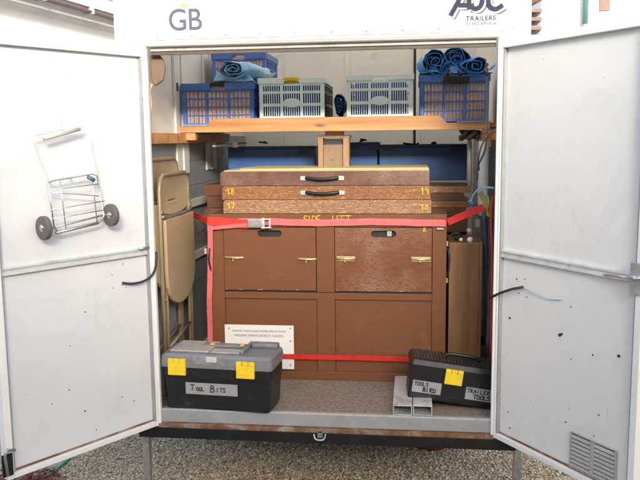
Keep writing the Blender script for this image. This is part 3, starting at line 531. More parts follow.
def crate(x0, x1, yf, yb, z0, z1, m, style, label, cat='crate', grp=None, handle=None):
    T = thing('folding_crate', label, cat, ((x0 + x1) / 2, (yf + yb) / 2, z0), group=grp); w = x1 - x0; h = z1 - z0; rim = .030 if style == 'mint' else .036; sidem = blackpl if style == 'mint' else m
    hh = h - rim
    def side(P, w, name, front=False, mm=None):
        cols = []; 
        if style == 'blue':
            bays = 3; mg = .012; bw = (w - mg * (bays + 1) - .014) / bays; x = .007 + mg
            for k in range(bays):
                ns = 5; sw = bw / ns
                for i in range(ns): cols.append((x + i * sw + .0012, x + (i + 1) * sw - .0022))
                x += bw + mg
            rows = [(a * hh, c * hh) for a, c in ((.04, .255), (.285, .49), (.52, .735), (.77, .97))]
            pl = None
        else:
            mg = .020; n = 26; sw = (w - 2 * mg) / n
            for i in range(n):
                if i % 9 == 8: continue
                cols.append((mg + i * sw + .0015, mg + (i + 1) * sw - .0025))
            rows = [(a * hh, c * hh) for a, c in ((.03, .16), (.21, .45), (.52, .76), (.82, .95))]
            pl = None
            if front: MB().prism([(x0 + w / 2 + .046 * math.cos(k * math.pi / 10), z0 + hh * .53 + .024 * math.sin(k * math.pi / 10)) for k in range(20)], yf - .003, yf - .0003).build('name_plate', m, T, bevel=.001)
        mb = MB(); lattice(mb, P, w, hh, cols, rows, .004, plate=pl); mb.build(name, mm or m, T)
    side(lambda u, v, d: Vector((x0 + u, yf + d, z0 + v)), w, 'side_panel', True); side(lambda u, v, d: Vector((x0 + u, yb - d, z0 + v)), w, 'side_panel')
    side(lambda u, v, d: Vector((x0 + d, yf + .0045 + u, z0 + v)), yb - yf - .009, 'side_panel', mm=sidem); side(lambda u, v, d: Vector((x1 - d, yf + .0045 + u, z0 + v)), yb - yf - .009, 'side_panel', mm=sidem)
    MB().box(x0 + .005, x1 - .005, yf + .005, yb - .005, z0 + .001, z0 + .005).build('base', m, T)
    # rim with arched hand hole in the front
    zr0 = z1 - rim + .0005; e = .006; mb = MB(); hw_ = .038 if style == 'blue' else .042; xm = (x0 + x1) / 2
    arc = [(xm - hw_ * math.cos(math.pi * k / 10), zr0 + (.018 if style == 'mint' else .014) * math.sin(math.pi * k / 10) ** .6) for k in range(11)]
    if style == 'blue': arc = [(xm - hw_, zr0), (xm - hw_, zr0 + .020), (xm + hw_, zr0 + .020), (xm + hw_, zr0)]
    for yy0, yy1 in ((yf - e, yf + .010), (yb - .010, yb + e)):
        mb.prism([(x0 - e, zr0)] + arc + [(x1 + e, zr0), (x1 + e, z1), (x0 - e, z1)], yy0, yy1)
    mb.box(x0 - e, x0 + .01, yf + .0105, yb - .0105, zr0, z1); mb.box(x1 - .01, x1 + e, yf + .0105, yb - .0105, zr0, z1); mb.build('rim', m, T, bevel=.0015)
    if handle: mb = MB().box(xm - hw_ - .002, xm + hw_ + .002, yf - e - .003, yf + .012, zr0 + (.019 if style == 'blue' else .017), z1 + .002); mb.build('handle', handle, T, bevel=.002)
    for s in (x0 + .002, x1 - .006): MB().box(s, s + .004, yf - .003, yf - .0005, z0 + hh * .45, z0 + hh * .55).build('corner_clip', m, T)
    return T
YF = .71; zf = zl + .0065
def X(px, py=100, Y=YF): return at(px, py, Y).x
zr = at(220, 83, YF).z
crate(X(182.5), X(253.5), YF, YF + .42, zf, zr, bluepl, 'blue', 'blue folding crate with a pale blue tarp roll on it, left end of the shelf', grp='folding crates on the shelf', handle=blackpl)
zr2 = at(290, 77.5, YF).z; zf2 = zt + .001 if 0 else zl + .002
crate(X(258.5), X(324), YF + .02, YF + .45, zf2, zr2, mintpl, 'mint', 'pale mint folding crate with a yellow handle', grp='folding crates on the shelf', handle=yellowpl)
zr3 = at(380, 74, YF).z
crate(X(346.5), X(413), YF + .02, YF + .45, zf2, zr3, mintpl, 'mint', 'pale mint folding crate without a coloured handle, right of the centre of the shelf', grp='folding crates on the shelf')
zr4 = at(455, 74.5, YF).z
crate(X(420), X(489), YF, YF + .42, zf, zr4, bluepl, 'blue', 'blue folding crate heaped with blue tarps, right end of the shelf', grp='folding crates on the shelf')
yb0 = 1.2; xa, xb = at(212, 60, yb0).x, at(262, 60, yb0).x; zt5 = at(240, 53, yb0).z
crate(xa, xb + .02, yb0, yb0 + .4, ztop + .001, ztop + .19, bluepl, 'blue', 'lower blue folding crate hidden behind the left end crate', grp='folding crates on the shelf')
crate(xa, xb + .02, yb0, yb0 + .4, ztop + .195, zt5, bluepl, 'blue', 'blue folding crate stacked highest at the rear left of the shelf', grp='folding crates on the shelf')
def bundle(x0, x1, y0, y1, z0, z1, m, label, name='bundle', r=.008, n=3, cat='contents'):
    mb = MB(); k = int((x1 - x0) / (2 * r))
    for j in range(n):
        for i in range(k):
            x = x0 + (i + .5) * (x1 - x0) / k; y = y0 + r + j * 2.1 * r + random.uniform(-.001, .001); mb.tube([(x, y, z0), (x + random.uniform(-.002, .002), y, z1 - random.uniform(0, .02))], r * 1.12, 7)
    mb.box(x0, x1, y0 + n * 2.1 * r + .002, y1, z0, z1 - .02)
    o = mb.build(name, m); tag(o, label, cat, kind='stuff'); return o
bundle(X(186), X(250), YF + .007, YF + .4, zf + .006, zr - .006, salmon, 'salmon coloured sticks filling the left blue crate')
bundle(X(424), X(486), YF + .007, YF + .4, zf + .006, zr4 - .02, salmon, 'salmon coloured sticks filling the right blue crate')
bundle(xa + .01, xb + .01, yb0 + .007, yb0 + .38, ztop + .205, zt5 - .01, salmon, 'salmon coloured sticks in the rear stacked crate')
# folded cloth & dark things inside the mint crates
def folded(x0, x1, y0, y1, z0, z1, m, label, name='folded_tarp', layers=7, cat='tarp'):
    T = None; mb = MB(); h = (z1 - z0) / layers
    for k in range(layers):
        e0, e1 = random.uniform(0, .008), random.uniform(0, .008); zc0 = z0 + k * h + .0006; zc1 = z0 + (k + 1) * h - .0006
        ring = [(x0 + e0 + .01, zc0), (x1 - e1 - .01, zc0), (x1 - e1, (zc0 + zc1) / 2), (x1 - e1 - .01, zc1), (x0 + e0 + .01, zc1), (x0 + e0, (zc0 + zc1) / 2)]
        mb.prism(ring, y0 + random.uniform(0, .006), y1)
    o = mb.build(name, m, bevel=.002); tag(o, label, cat); return o
folded(X(264), X(318), YF + .04, YF + .42, zf2 + .006, zr2 - .03, tarp3, 'dark blue folded sheet packed inside the crate with the yellow handle')
folded(X(270), X(318), YF + .04, YF + .4, zr2 - .028, zr2 - .008, yellowpl, 'yellow cloth folded on top inside the yellow handled crate', name='folded_cloth', layers=2, cat='cloth')
folded(X(352), X(408), YF + .04, YF + .42, zf2 + .006, zr3 - .04, tarp3, 'navy folded sheet packed inside the mint crate right of centre')
# tarps
def roll(cx, cz, ry, rz, y0, y1, m, label, turns=4, yaw=0, seed=0, th=.003):
    T = None; random.seed(seed); n = turns * 18; segs = 14; mb = MB(); rows = []
    for j in range(segs + 1):
        y = y0 + (y1 - y0) * j / segs; row = []
        for i in range(n + 1):
            a = i / 18 * 2 * math.pi; rr = .14 + .86 * i / n; wob = 1 + .46 * noise.noise(Vector((math.cos(a) * 1.1 + seed, math.sin(a) * 1.1, i * .035 + y * 8))) + .24 * abs(noise.noise(Vector((math.cos(a) * 3.5, math.sin(a) * 3.5 + y * 14, seed + i * .04)))) + .07 * noise.noise(Vector((a * 3.5, y * 45, seed)))
            edge = .012 * noise.noise(Vector((a, seed, 3))) if j in (0,) else 0
            row.append(Vector((cx + math.cos(a) * ry * rr * wob + (y - y0) * yaw, y + edge, cz + math.sin(a) * rz * rr * wob)))
        rows.append(row)
    loft(mb, rows, closed=False, cap=False); mb.sm = [True] * len(mb.sm)
    o = mb.build('tarp_roll', m, smooth=True); s_ = o.modifiers.new('solid', 'SOLIDIFY'); s_.thickness = th; tag(o, label, 'tarp', group='rolled tarpaulins'); return o
def R_(px, py, Y): q = at(px, py, Y); return q.x, q.z
cx, cz = R_(233, 70, YF); roll(cx, cz + .004, .078, .044, YF - .02, YF + .3, tarp2, 'pale blue tarp rolled up on top of the left blue crate', 3, .3, 2)
cx, cz = R_(434, 61, YF); roll(cx, cz - .004, .070, .066, YF - .015, YF + .3, tarp, 'loosely rolled bright blue tarp, leftmost of the three on the right crate', 4, 0, 5)
cx, cz = R_(457, 58, YF + .02); roll(cx, cz, .066, .062, YF + .03, YF + .33, tarp, 'tightly rolled blue tarp in the middle of the right crate top', 5, 0, 8)
cx, cz = R_(476, 65, YF); roll(cx, cz - .004, .074, .052, YF - .02, YF + .3, tarp, 'flattened blue tarp roll beside the right door jamb', 3, -.1, 11)
cx, cz = R_(340, 104, YF + .2); roll(cx, cz, .03, .06, YF + .15, YF + .35, tarp3, 'crumpled dark blue sheet wedged between the two mint crates', 4, 0, 14)
def crumple(x0, x1, y0, y1, z0, hgt, m, label, seed=1, nx=46, ny=26, hang=.0):
    mb = MB(); rows = []
    for j in range(ny + 1):
        row = []
        for i in range(nx + 1):
            u = i / nx; v = j / ny; x = x0 + (x1 - x0) * u; y = y0 + (y1 - y0) * v; q = Vector((x * 9 + seed, y * 9, seed))
            n_ = abs(noise.noise(q)) * 1.1 + .5 * abs(noise.noise(q * 2.3 + Vector((noise.noise(q) * 2, 0, 0)))) + .25 * abs(noise.noise(q * 5)); e = min(1, 4.5 * min(u, 1 - u), 5 * v + .12)
            row.append(Vector((x + .02 * noise.noise(q * 1.7), y + .018 * noise.noise(q * 2.1) , z0 + hgt * n_ * e * 1.3)))
        rows.append(row)
    loft(mb, rows, closed=False, cap=False); o = mb.build('crumpled_tarp', m); s_ = o.modifiers.new('solid', 'SOLIDIFY'); s_.thickness = .002; tag(o, label, 'tarp', group='rolled tarpaulins'); return o
crumple(X(419), X(491), YF - .012, YF + .34, zr4 + .004, .085, tarp, 'crumpled bright blue tarp spread under the rolls on the right crate', 3)
crumple(X(212), X(254), YF - .005, YF + .25, zr + .004, .05, tarp2, 'crumpled pale blue tarp spread beneath the roll on the left crate', 9, 30, 20)
# small spring clamp on right crate
cl = thing('black_clamp', 'black plastic clamp with pale tag lying on the right crate rim', 'clamp', at(455, 78, YF - .02))
a, c = at(443, 84, YF - .012), at(469, 76, YF - .012); MB().box(a.x, c.x, YF - .03, YF - .008, a.z, c.z).build('jaw', blackpl, cl, bevel=.004)
mb = MB(); mb.tube([at(446, 80, YF - .02), at(448, 72, YF - .02), at(452, 68, YF - .02)], .006, 7); mb.tube([at(462, 79, YF - .02), at(458, 70, YF - .02)], .006, 7); mb.build('lever', blackpl, cl)
mb = MB(); mb.tube([at(450, 74, YF - .035), at(452.5, 67, YF - .035)], .004, 6); mb.build('tag', greypl2, cl)
# ------------------------------------------------------------------ items under the shelf
YC = .78
ts = thing('shelf_prop_box', 'open pine prop box with plywood back standing under the shelf centre', 'wooden box', (at(334, 168, YC).x, YC, 1.17))
zb0 = at(334, 169, YC).z
for a, c, d_, e_ in ((318, 323, 138, 169), (343, 349, 138, 169)): MB().box(at(a, 150, YC).x, at(c, 150, YC).x, YC, YC + .08, zb0, at(330, d_, YC).z).build('upright', pale_pine, ts, bevel=.002)
MB().box(at(323, 150, YC).x + .001, at(343, 150, YC).x - .001, YC + .02, YC + .03, zb0, at(330, 145, YC).z).build('back_panel', plywood, ts)
MB().box(at(317, 150, YC).x, at(350, 150, YC).x, YC - .003, YC + .085, at(330, 138, YC).z + .0005, at(330, 135.5, YC).z).build('top_rail', pale_pine, ts, bevel=.002)
MB().box(at(323, 150, YC).x + .001, at(343, 150, YC).x - .001, YC + .032, YC + .05, at(330, 144, YC).z, at(330, 139.5, YC).z).build('inner_rail', rubber, ts)
kn = MB().disc(at(332.5, 160, YC + .019), (0, 1, 0), .003, .003, 8).build('knot', ink, ts)
wb = thing('wooden_block', 'orange pine block between the prop box and the shelf', 'block', at(334, 135, YC)); MB().box(at(325, 130, YC).x, at(342.5, 130, YC).x, YC, YC + .09, at(330, 135.4, YC).z + .001, zb - .001).build('block', pine, wb, bevel=.002)
YU = 1.15; zbb = 1.065
for (a, c, t_, lab) in ((228, 315, 147, 'long blue painted box under the shelf, left of the pine prop box'), (350, 377.5, 142.5, 'short blue painted box just right of the pine prop box'), (379, 467, 145, 'long blue painted box under the shelf at the right')):
    x0, x1 = at(a, 160, YU).x, at(c, 160, YU).x; z1 = at(a, t_, YU).z
    T = thing('blue_box', lab, 'box', ((x0 + x1) / 2, YU, zbb), group='blue boxes under the shelf')
    mb = MB(); mb.box(x0, x1, YU, YU + .3, zbb, z1 - .012); mb.build('body', blue_box, T, bevel=.006); MB().box(x0 - .003, x1 + .003, YU - .003, YU + .303, z1 - .0115, z1).build('lid', blue_box, T, bevel=.005)
    for k in range(2): xk = x0 + (.12 + .76 * k) * (x1 - x0); MB().box(xk - .035, xk + .035, YU - .005, YU - .0032, z1 - .035 - .01 * k, z1 - .004).build('corner_patch', mat('navy_patch', (.03, .05, .11), .5), T, bevel=.004)
def lumps(px, py, Y, label, n=6, m=rubber, spread=.03):
    q = at(px, py, Y); T = MB()
    P_ = [q + Vector((random.uniform(-spread, spread), random.uniform(0, .03), random.uniform(-.004, .012))) for _ in range(n)]; T.tube(bez(P_, 5), .005, 6)
    o = T.build('cable_tangle', m); tag(o, label, 'cable'); return o
lumps(262, 143, YU + .02, 'small black cable end on top of the left blue box', 4); lumps(364, 141, YU + .05, 'black cable tangle on the short blue box', 6); lumps(410, 144, YU + .05, 'thin black cable lying on the left half of the right blue box', 4, spread=.05); lumps(434, 143, YU + .05, 'small knot of black cable on the middle of the right blue box', 7, spread=.015)
tr_ = MB(); a, c = at(215, 144, .9), at(316, 145, 1.3); tr_.tube([at(213, 146, .9), at(246, 143, 1.3)], .006, 6); o = tr_.build('conduit', plastic_white, TR)
q = at(235.5, 145, 1.0); part(MB().box(q.x - .015, q.x + .015, .985, 1.0, q.z - .014, q.z + .014), 'junction_box', plastic_white, bevel=.002)
# dark rag hanging by right
# rear cabinet carrying the blue boxes
ZR = .80
rc = thing('rear_cabinet', 'dark brown cabinet behind the big one, only its edges showing', 'cabinet', (0, .95, FZ)); MB().box(-.62, .70, .90, 1.5, FZ + .001, ZR).build('body', brown2, rc, bevel=.003)
def wcase(x0, x1, y0, y1, z0, z1, m, label, handle=False, strips=False, nums=None, edge=True, group='flat wooden cases stacked in the trailer', bevl=.003, corner=True):
    T = thing('wooden_case', label, 'case', ((x0 + x1) / 2, y0, z0), group=group); c_ = .012 if corner else .001
    MB().prism([(x0, z0 + .0005), (x1, z0 + .0005), (x1, z1 - c_ * .3), (x1 - c_ * .3, z1), (x0 + c_, z1), (x0, z1 - c_)], y0, y1).build('body', m, T, bevel=bevl)
    if handle:
        hx0, hx1 = handle; zc = (z0 + z1) / 2
        MB().tube(bez([(hx0 + .012, y0 - .008, zc + .004), ((hx0 * 3 + hx1) / 4, y0 - .018, zc), ((hx0 + hx1) / 2, y0 - .02, zc - .003), ((hx0 + 3 * hx1) / 4, y0 - .018, zc), (hx1 - .012, y0 - .008, zc + .004)], 5), .0085, 8).build('handle', blackpl, T)
        for h in (hx0, hx1): mb = MB().box(h - .015, h + .015, y0 - .006, y0 - .0003, zc - .008, zc + .012); pt = mb.build('handle_plate', mat('plate_white', (.7, .69, .68), .35, .3), T, bevel=.001); MB().disc((h, y0 - .0065, zc + .002), (0, 1, 0), .003, .002, 8).build('screw', steel, pt)
    if strips:
        MB().box(x0 + .02, x1 - .002, y0 + .004, y1, z1 + .0005, z1 + .005).build('lid_edge', edge_wood, T); MB().box(x0 + .10, x1 - .004, y0 + .035, y1, z1 + .0055, z1 + .012).build('lid_edge', edge_wood, T)
    return T
YS = .515
z3, z2, z1_, z0_ = at(330, 171, YS).z, at(330, 186, YS).z, at(330, 200, YS).z, at(330, 214, YS).z
hxa, hxb = at(303.5, 180, YS).x, at(341, 180, YS).x
wcase(at(220, 178, YS).x, at(429.5, 178, YS).x, YS, 1.0, z2 + .001, z3, case_a, 'topmost purple brown wooden case with handle and pale lid edge', (hxa, hxb), True)
T2 = wcase(at(222, 193, YS).x, at(430.5, 193, YS).x, YS - .002, .97, z1_ + .001, z2, case_b, 'orange brown wooden case numbered 18 and 19 with handle, second from top', (hxa, hxb + .003))
T3 = wcase(at(223, 206, YS).x, at(431.5, 206, YS).x, YS, 1.0, z0_ + .001, z1_, case_c, 'buff brown wooden case without handle resting directly on the cabinet', None)
def num(s, px, py, Y, T, h=.032, w=.004, **k): q = at(px, py, Y); strokes(s, (q.x, Y - .0003, q.z), (1, 0, 0), (0, 0, 1), h, w, yellow_paint, 'painted_number', T, nrm=(0, -1, 0), adv=.62, jit=.012, **k)
num('18', 227, 194.5, YS - .002, T2); num('19', 421, 194, YS - .002, T2); num('17', 228, 208.5, YS, T3, .03); num('18', 421, 210, YS, T3, .03)
# left-rear and right-rear stacks
for k, (m_, e_) in enumerate(((case_d, .0), (case_a, .006), (case_d, -.004), (brown2, .003))):
    z = ZR + .001 + k * .066; wcase(at(205.5, 195, .86).x - e_ * 2, -.12, .72 if z < 0 else .86, 1.2, z, z + .064, m_, ['lowest', 'second', 'third', 'topmost'][k] + ' dark case in the pile showing behind the left end of the cabinet', corner=False)
for k, (m_, e_) in enumerate(((brown2, 0), (case_d, -.01), (case_b, .012), (case_d, -.02), (case_c, .015))):
    hh = (.085, .045, .035, .04, .035)[k]; z = ZR + .001 + sum((.085, .045, .035, .04, .035)[:k]) + k * .002
    wcase(.15, .70 + e_, .86, 1.2, z, z + hh, m_, ['lowest', 'second', 'thin middle', 'fourth', 'topmost'][k] + ' board case in the pile behind the right end of the cabinet', corner=False)
# ------------------------------------------------------------------ brown cabinet
YK = .5; xk0, xk1 = at(211.5, 300, YK).x, at(446, 300, YK).x; zk1 = z0_ ; zk0 = FZ + .001
CB = thing('brown_cabinet', 'large brown painted cabinet with two upper flaps and brass bolts', 'cabinet', ((xk0 + xk1) / 2, YK, FZ))
def KX(px): return at(px, 300, YK).x
def KZ(py): return at(330, py, YK).z
dx0, dx1, ex0, ex1 = KX(225), KX(317), KX(335), KX(432); zd0, zd1 = KZ(292), KZ(227)
MB().box(xk0, xk1, YK + .022, .85, zk0, zk1 - .001).build('carcass', brown2, CB)
for nm, a, c, z0, z1 in (('stile', xk0, dx0, zk0, zk1), ('stile', ex1, xk1, zk0, zk1), ('stile', dx1, ex0, zk0 + .05, zd1), ('rail', dx0, ex1, zd1, zk1), ('rail', dx0, ex1, KZ(299.5), zd0 - .006), ('rail', dx0, ex1, zk0, KZ(372))):
    if nm == 'stile' and a == dx1: 
        for zz0, zz1 in ((KZ(372), KZ(299.5)), (zd0 - .003, zd1)): MB().box(a + .0005, c - .0005, YK, YK + .0215, zz0 + .0005, zz1 - .0005).build(nm, brown, CB, bevel=.0015)
    else: MB().box(a + (.0005 if nm == 'rail' else 0), c - (.0005 if nm == 'rail' else 0), YK, YK + .0215, z0, z1).build(nm, brown, CB, bevel=.0015)
MB().box(dx0 + .001, dx1 - .001, YK + .012, YK + .0215, KZ(372) + .001, KZ(299.5) - .001).build('lower_panel', brown, CB); MB().box(ex0 + .001, ex1 - .001, YK + .012, YK + .0215, KZ(372) + .001, KZ(299.5) - .001).build('lower_panel', brown, CB)
def flap(x0, x1, m, h0, h1, lab):
    x0 += .003; x1 -= .003; z0, z1 = zd0, zd1 - .003; hz0, hz1 = KZ(237), KZ(230.5); mb = MB()
    # plate with slot: build around the slot
    mb.box(x0, x1, YK - .004, YK + .014, z0 + .007, hz0); mb.box(x0, h0, YK - .004, YK + .014, hz0, hz1); mb.box(h1, x1, YK - .004, YK + .014, hz0, hz1); mb.box(x0, x1, YK - .004, YK + .014, hz1, z1)
    r_ = (hz1 - hz0) / 2
    for hx, s in ((h0, 1), (h1, -1)):     # rounded slot ends
        for zz, zs in ((hz0, 1), (hz1, -1)):
            arc = [(hx, zz)] + [(hx + s * r_ * (1 - math.sin(a)), zz + zs * r_ * (1 - math.cos(a))) for a in [math.pi / 2 * k / 5 for k in range(6)]]
            mb.prism(arc, YK - .004, YK + .014)
    o = mb.build('flap', m, CB); o['label'] = lab; return o
F1 = flap(dx0, dx1, brown, KX(259), KX(283), 'left upper flap with dark slot'); F2 = flap(ex0, ex1, brown_crazed, KX(371), KX(396), 'crazed right upper flap with dark slot')
MB().box(KX(387), KX(391.5), YK - .002, YK + .01, KZ(236), KZ(231)).build('pale_tab', greypl2, F2)
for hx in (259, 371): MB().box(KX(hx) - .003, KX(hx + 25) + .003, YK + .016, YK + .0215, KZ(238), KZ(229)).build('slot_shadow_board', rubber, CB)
for a, c in ((dx0, dx1), (ex0, ex1)):
    MB().box(a + .004, c - .004, YK + .008, YK + .012, zd0 - .0055, zd0 + .006).build('flap_gap', rubber, CB)
    mb = MB(); x = a + .01
    while x < c - .02:
        w_ = random.uniform(.004, .03); mb.box(x, min(x + w_, c - .005), YK - .0052, YK - .0042, zd0 + .0072, zd0 + .0072 + random.uniform(.001, .003)); x += w_ + random.uniform(.03, .16)
    mb.build('chipped_edge', edge_wood, CB)
def bolt(px0, px1, py, F, big):
    a, c, z = KX(px0), KX(px1), KZ(py); h = .012 if big else .006
    b_ = MB().box(a, c, YK - .007, YK - .0043, z - h, z + h).build('bolt', brass, F, bevel=.001); MB().tube([(a - .008 if px0 < 330 and 0 else a, YK - .011, z), (c, YK - .011, z)], .0035, 7).build('bolt_rod', brass, CB); 
    kx = a + (c - a) * .45; MB().tube([(kx, YK - .011, z), (kx, YK - .02, z - .012), (kx, YK - .018, z - .02)], .0028, 6).build('bolt_knob', brass, CB)
bolt(226.5, 245, 258.5, F1, False); bolt(299, 317, 259.5, F1, False); bolt(337, 355.5, 258.5, F2, True); bolt(411, 430.5, 258.5, F2, True)
q = at(303.5, 222.5, YK); strokes('SIDE', (q.x, YK - .0003, q.z), (1, 0, 0), (0, 0, 1), .034, .003, yellow_paint, 'painted_lettering', CB, nrm=(0, -1, 0), adv=.66)
q = at(332.5, 222.5, YK); strokes('LEFT', (q.x, YK - .0003, q.z), (1, 0, 0), (0, 0, 1), .034, .003, yellow_paint, 'painted_lettering', CB, nrm=(0, -1, 0), adv=.66)
q = at(423.5, 231.5, YK); strokes('R', (q.x, YK - .0045, q.z), (1, 0, 0), (0, 0, 1), .02, .003, yellow_paint, 'painted_lettering', CB, nrm=(0, -1, 0))
a = at(216, 240, YK); MB().tube(bez([(xk0 - .004, YK + .02, KZ(246)), (xk0 + .004, YK - .02, KZ(250)), (xk0 - .0, YK - .028, KZ(260)), (xk0 + .006, YK - .015, KZ(270)), (xk0 + .012, YK - .004, KZ(277))], 5), .005, 7).build('side_handle', rubber, CB)
MB().tube(bez([(xk1 + .004, YK + .0, KZ(247)), (xk1 + .013, YK - .02, KZ(254)), (xk1 + .012, YK - .02, KZ(266)), (xk1 + .004, YK + .0, KZ(275))], 5), .005, 7).build('side_handle', rubber, CB)
for py in (243, 279): MB().box(xk1 + .0005, xk1 + .008, YK - .002, YK + .012, KZ(py) - .012, KZ(py) + .012).build('handle_plate', brass, CB)
# ------------------------------------------------------------------ right wooden box
xr0, xr1 = xk1 + .012, at(481, 300, .5).x; ZB = at(460, 243, .48).z
RB = thing('wooden_box', 'tall varnished wooden box right of the cabinet', 'wooden box', ((xr0 + xr1) / 2, .48, FZ))
MB().box(xr0, xr1 - .012, .48, .80, FZ + .001, ZB).build('body', oldwood, RB, bevel=.003)
MB().box(xr1 - .0115, xr1, .478, .80, FZ + .001, ZB + .002).build('edge_board', oldwood, RB, bevel=.002)
bl = thing('cable_reel_bits', 'black plug lying on the tall wooden box', 'plug', at(457, 237, .55)); MB().tube(bez([at(451, 236, .56), at(455, 233, .56), at(460, 235, .56), at(456, 239, .54)], 5), .010, 8).build('plug', rubber, bl)
for i, (px, py, wd, nm) in enumerate(((461, 239.5, .018, 'square white tag lying nearest the black plug'), (470, 241, .028, 'oval white tag at the front edge of the tall wooden box'), (469, 233, .026, 'oval white tag at the back of the tall wooden box top'))):
    q = at(px, py, .52 + .12 * (py < 235)); o = MB().disc((q.x, q.y, ZB + .012 + (0.03 if py < 235 else 0)), (.1, -.9, .35), wd * .5, .006, 12).build('white_tag', plastic_white); tag(o, nm, 'tag', group='white tags on the tall wooden box')
q = at(477.5, 223, .75); o = MB().box(q.x - .012, q.x + .012, .74, .75, q.z - .02, q.z + .02).build('price_tag', greypl2); tag(o, 'small pale square tag hanging above the tall wooden box', 'tag')
# ------------------------------------------------------------------ straps
ys = YK - .012
st1 = thing('ratchet_strap', 'faded red ratchet strap pulled across the cabinet top with metal ratchet', 'strap', (0, ys, KZ(222)))
L1, L2 = at(226, 222, ys), at(446, 222.5, ys); wd_ = .034
pts = [Vector((x, ys + .0, L1.z + (L2.z - L1.z) * k / 20 + .003 * math.sin(k * .55 + .5) + .001 * math.sin(k * 2.1))) for k in range(21) for x in [L1.x + .06 + (L2.x - L1.x - .06) * k / 20]]
MB().ribbon(pts, (0, 0, 1), wd_, .003).build('webbing', pink_web, st1)
wl = Vector((-.845, atx(190, 213, -.845).y, atx(190, 213, -.845).z)); cl_ = Vector((xk0 - .006, YK - .008, at(208, 221, ys).z))
MB().ribbon([wl, (wl + cl_) / 2, cl_], (0, 0, 1), .032, .003).build('webbing', red_web, st1)
p0 = Vector((xk0 - .006, ys - .002, cl_.z)); p1 = Vector((at(252, 222, ys).x, ys - .006, at(252, 224, ys).z))
MB().ribbon([p0 + (p1 - p0) * k / 6 + Vector((0, 0, .002 * math.sin(k))) for k in range(7)], (0, .12, 1), .044, .003).build('webbing', red_web, st1)
mb = MB(); a, c = at(224, 229, ys - .01), at(251, 224, ys - .01); mb.ribbon([Vector((xk0 + .02, ys - .010, a.z + .004)), Vector((c.x, ys - .010, c.z - .002))], (0, 0, 1), .018, .003); mb.build('webbing', pink_web, st1)
a, c = at(248, 227.5, ys - .01), at(262, 219, ys - .01); rt = MB().box(a.x, c.x, ys - .026, ys - .006, a.z, c.z).build('ratchet', steel, st1, bevel=.003)
a, c = at(262, 226.5, ys), at(271, 219.5, ys)
for zz in (a.z - .006, c.z + .001): MB().box(a.x, c.x + .004, ys - .028, ys - .004, zz, zz + .005).build('ratchet_cheek', alu, st1, bevel=.001)
MB().tube([(a.x + .01, ys - .018, a.z - .01), (a.x + .01, ys - .018, c.z + .01)], .008, 10).build('ratchet_spool', alu, st1)
MB().tube([(c.x - .004, ys - .018, a.z - .008), (c.x - .004, ys - .018, c.z + .008)], .006, 10).build('ratchet_spool', alu, st1)
rr = Vector((at(484, 207, .42).x, .42, at(484, 207, .42).z)); cr = Vector((xk1 + .004, ys, at(447, 222, ys).z)); MB().ribbon([cr, cr + (rr - cr) * .5, rr], (0, 0, 1), .034, .003).build('webbing', red_web, st1)
a = at(441, 229, ys); MB().box(a.x - .02, a.x + .012, ys - .004, ys + .001, a.z - .003, a.z + .006).build('strap_stitch_pad', greypl2, st1)
st2 = thing('hanging_strap', 'faded pink red strap hanging down the left edge of the cabinet', 'strap', (xk0, ys, .5))
pts = [Vector((at(210.5 + .4 * math.sin(k * .5), 224 + k * 8, ys - .004).x - .003, ys - .004 + .003 * math.sin(k * 1.1), at(210, 224 + k * 8, ys).z)) for k in range(18)]
MB().ribbon(pts, (1, 0, 0), .027, .003).build('webbing', pink_web_v, st2)
mb = MB(); a = at(206, 251, ys); mb.box(a.x - .006, a.x + .006, ys - .01, ys + .0, a.z - .014, a.z + .014); mb.build('tag', greypl2, st2)
st3 = thing('lower_strap', 'bright red strap running across the lower cabinet behind both toolboxes', 'strap', (0, ys, KZ(357)))
z_ = KZ(356.7); MB().ribbon([(xk0 - .05, ys, z_ + .004)] + [(x, ys, z_ + .001 * math.sin(x * 9)) for x in [xk0 + .1 + k * .06 for k in range(16)]] + [(xk1 + .01, ys - .01, z_), (.735, .33, z_ + .03)], (0, 0, 1), .026, .003).build('webbing', red_web, st3)
# sign
ysn = YK - .003; sg = thing('printed_card', 'white printed card standing against the cabinet behind the grey lidded toolbox', 'sign', (at(260, 370, ysn).x, ysn, KZ(370)))
x0, x1 = at(225.5, 350, ysn).x, at(294, 350, ysn).x; z0, z1 = at(290, 369, ysn).z, at(260, 325, ysn).z
MB().box(x0, x1, ysn - .003, ysn + .001, z0, z1).build('card', paper, sg)
printm = mat('grey_blue_print', (.14, .14, .2), .6)
for i, (s_, px, sz) in enumerate((('JUNIOR TOWN LINKS HOME EVENTS FUND', 232.5, .0145), ('WEDDING EVENTS DISTRICT COUNCIL', 234, .0165))):
    q = at(px, 331.5 + 4.6 * i, ysn - .003); o = text(s_, (q.x, ysn - .0036, q.z), (1, 0, 0), (0, 0, 1), sz, printm, 'lettering', sg, space=1.0); ww = o.dimensions.x
    bpy.context.view_layer.update(); 
    me = o.data; xs = [v_.co.x for v_ in me.vertices]; k = (at(286 - i * 2, 330, ysn).x - q.x) / (max(xs) - min(xs)); x_m = min(xs)
    for v_ in me.vertices: v_.co.x = x_m + (v_.co.x - x_m) * k
for px, py in ((229, 328), (290.5, 328), (290.5, 341), (290.5, 365)): q = at(px, py, ysn); MB().disc((q.x, ysn - .0035, q.z), (0, 1, 0), .004, .002, 10).build('rivet', greypl, sg)
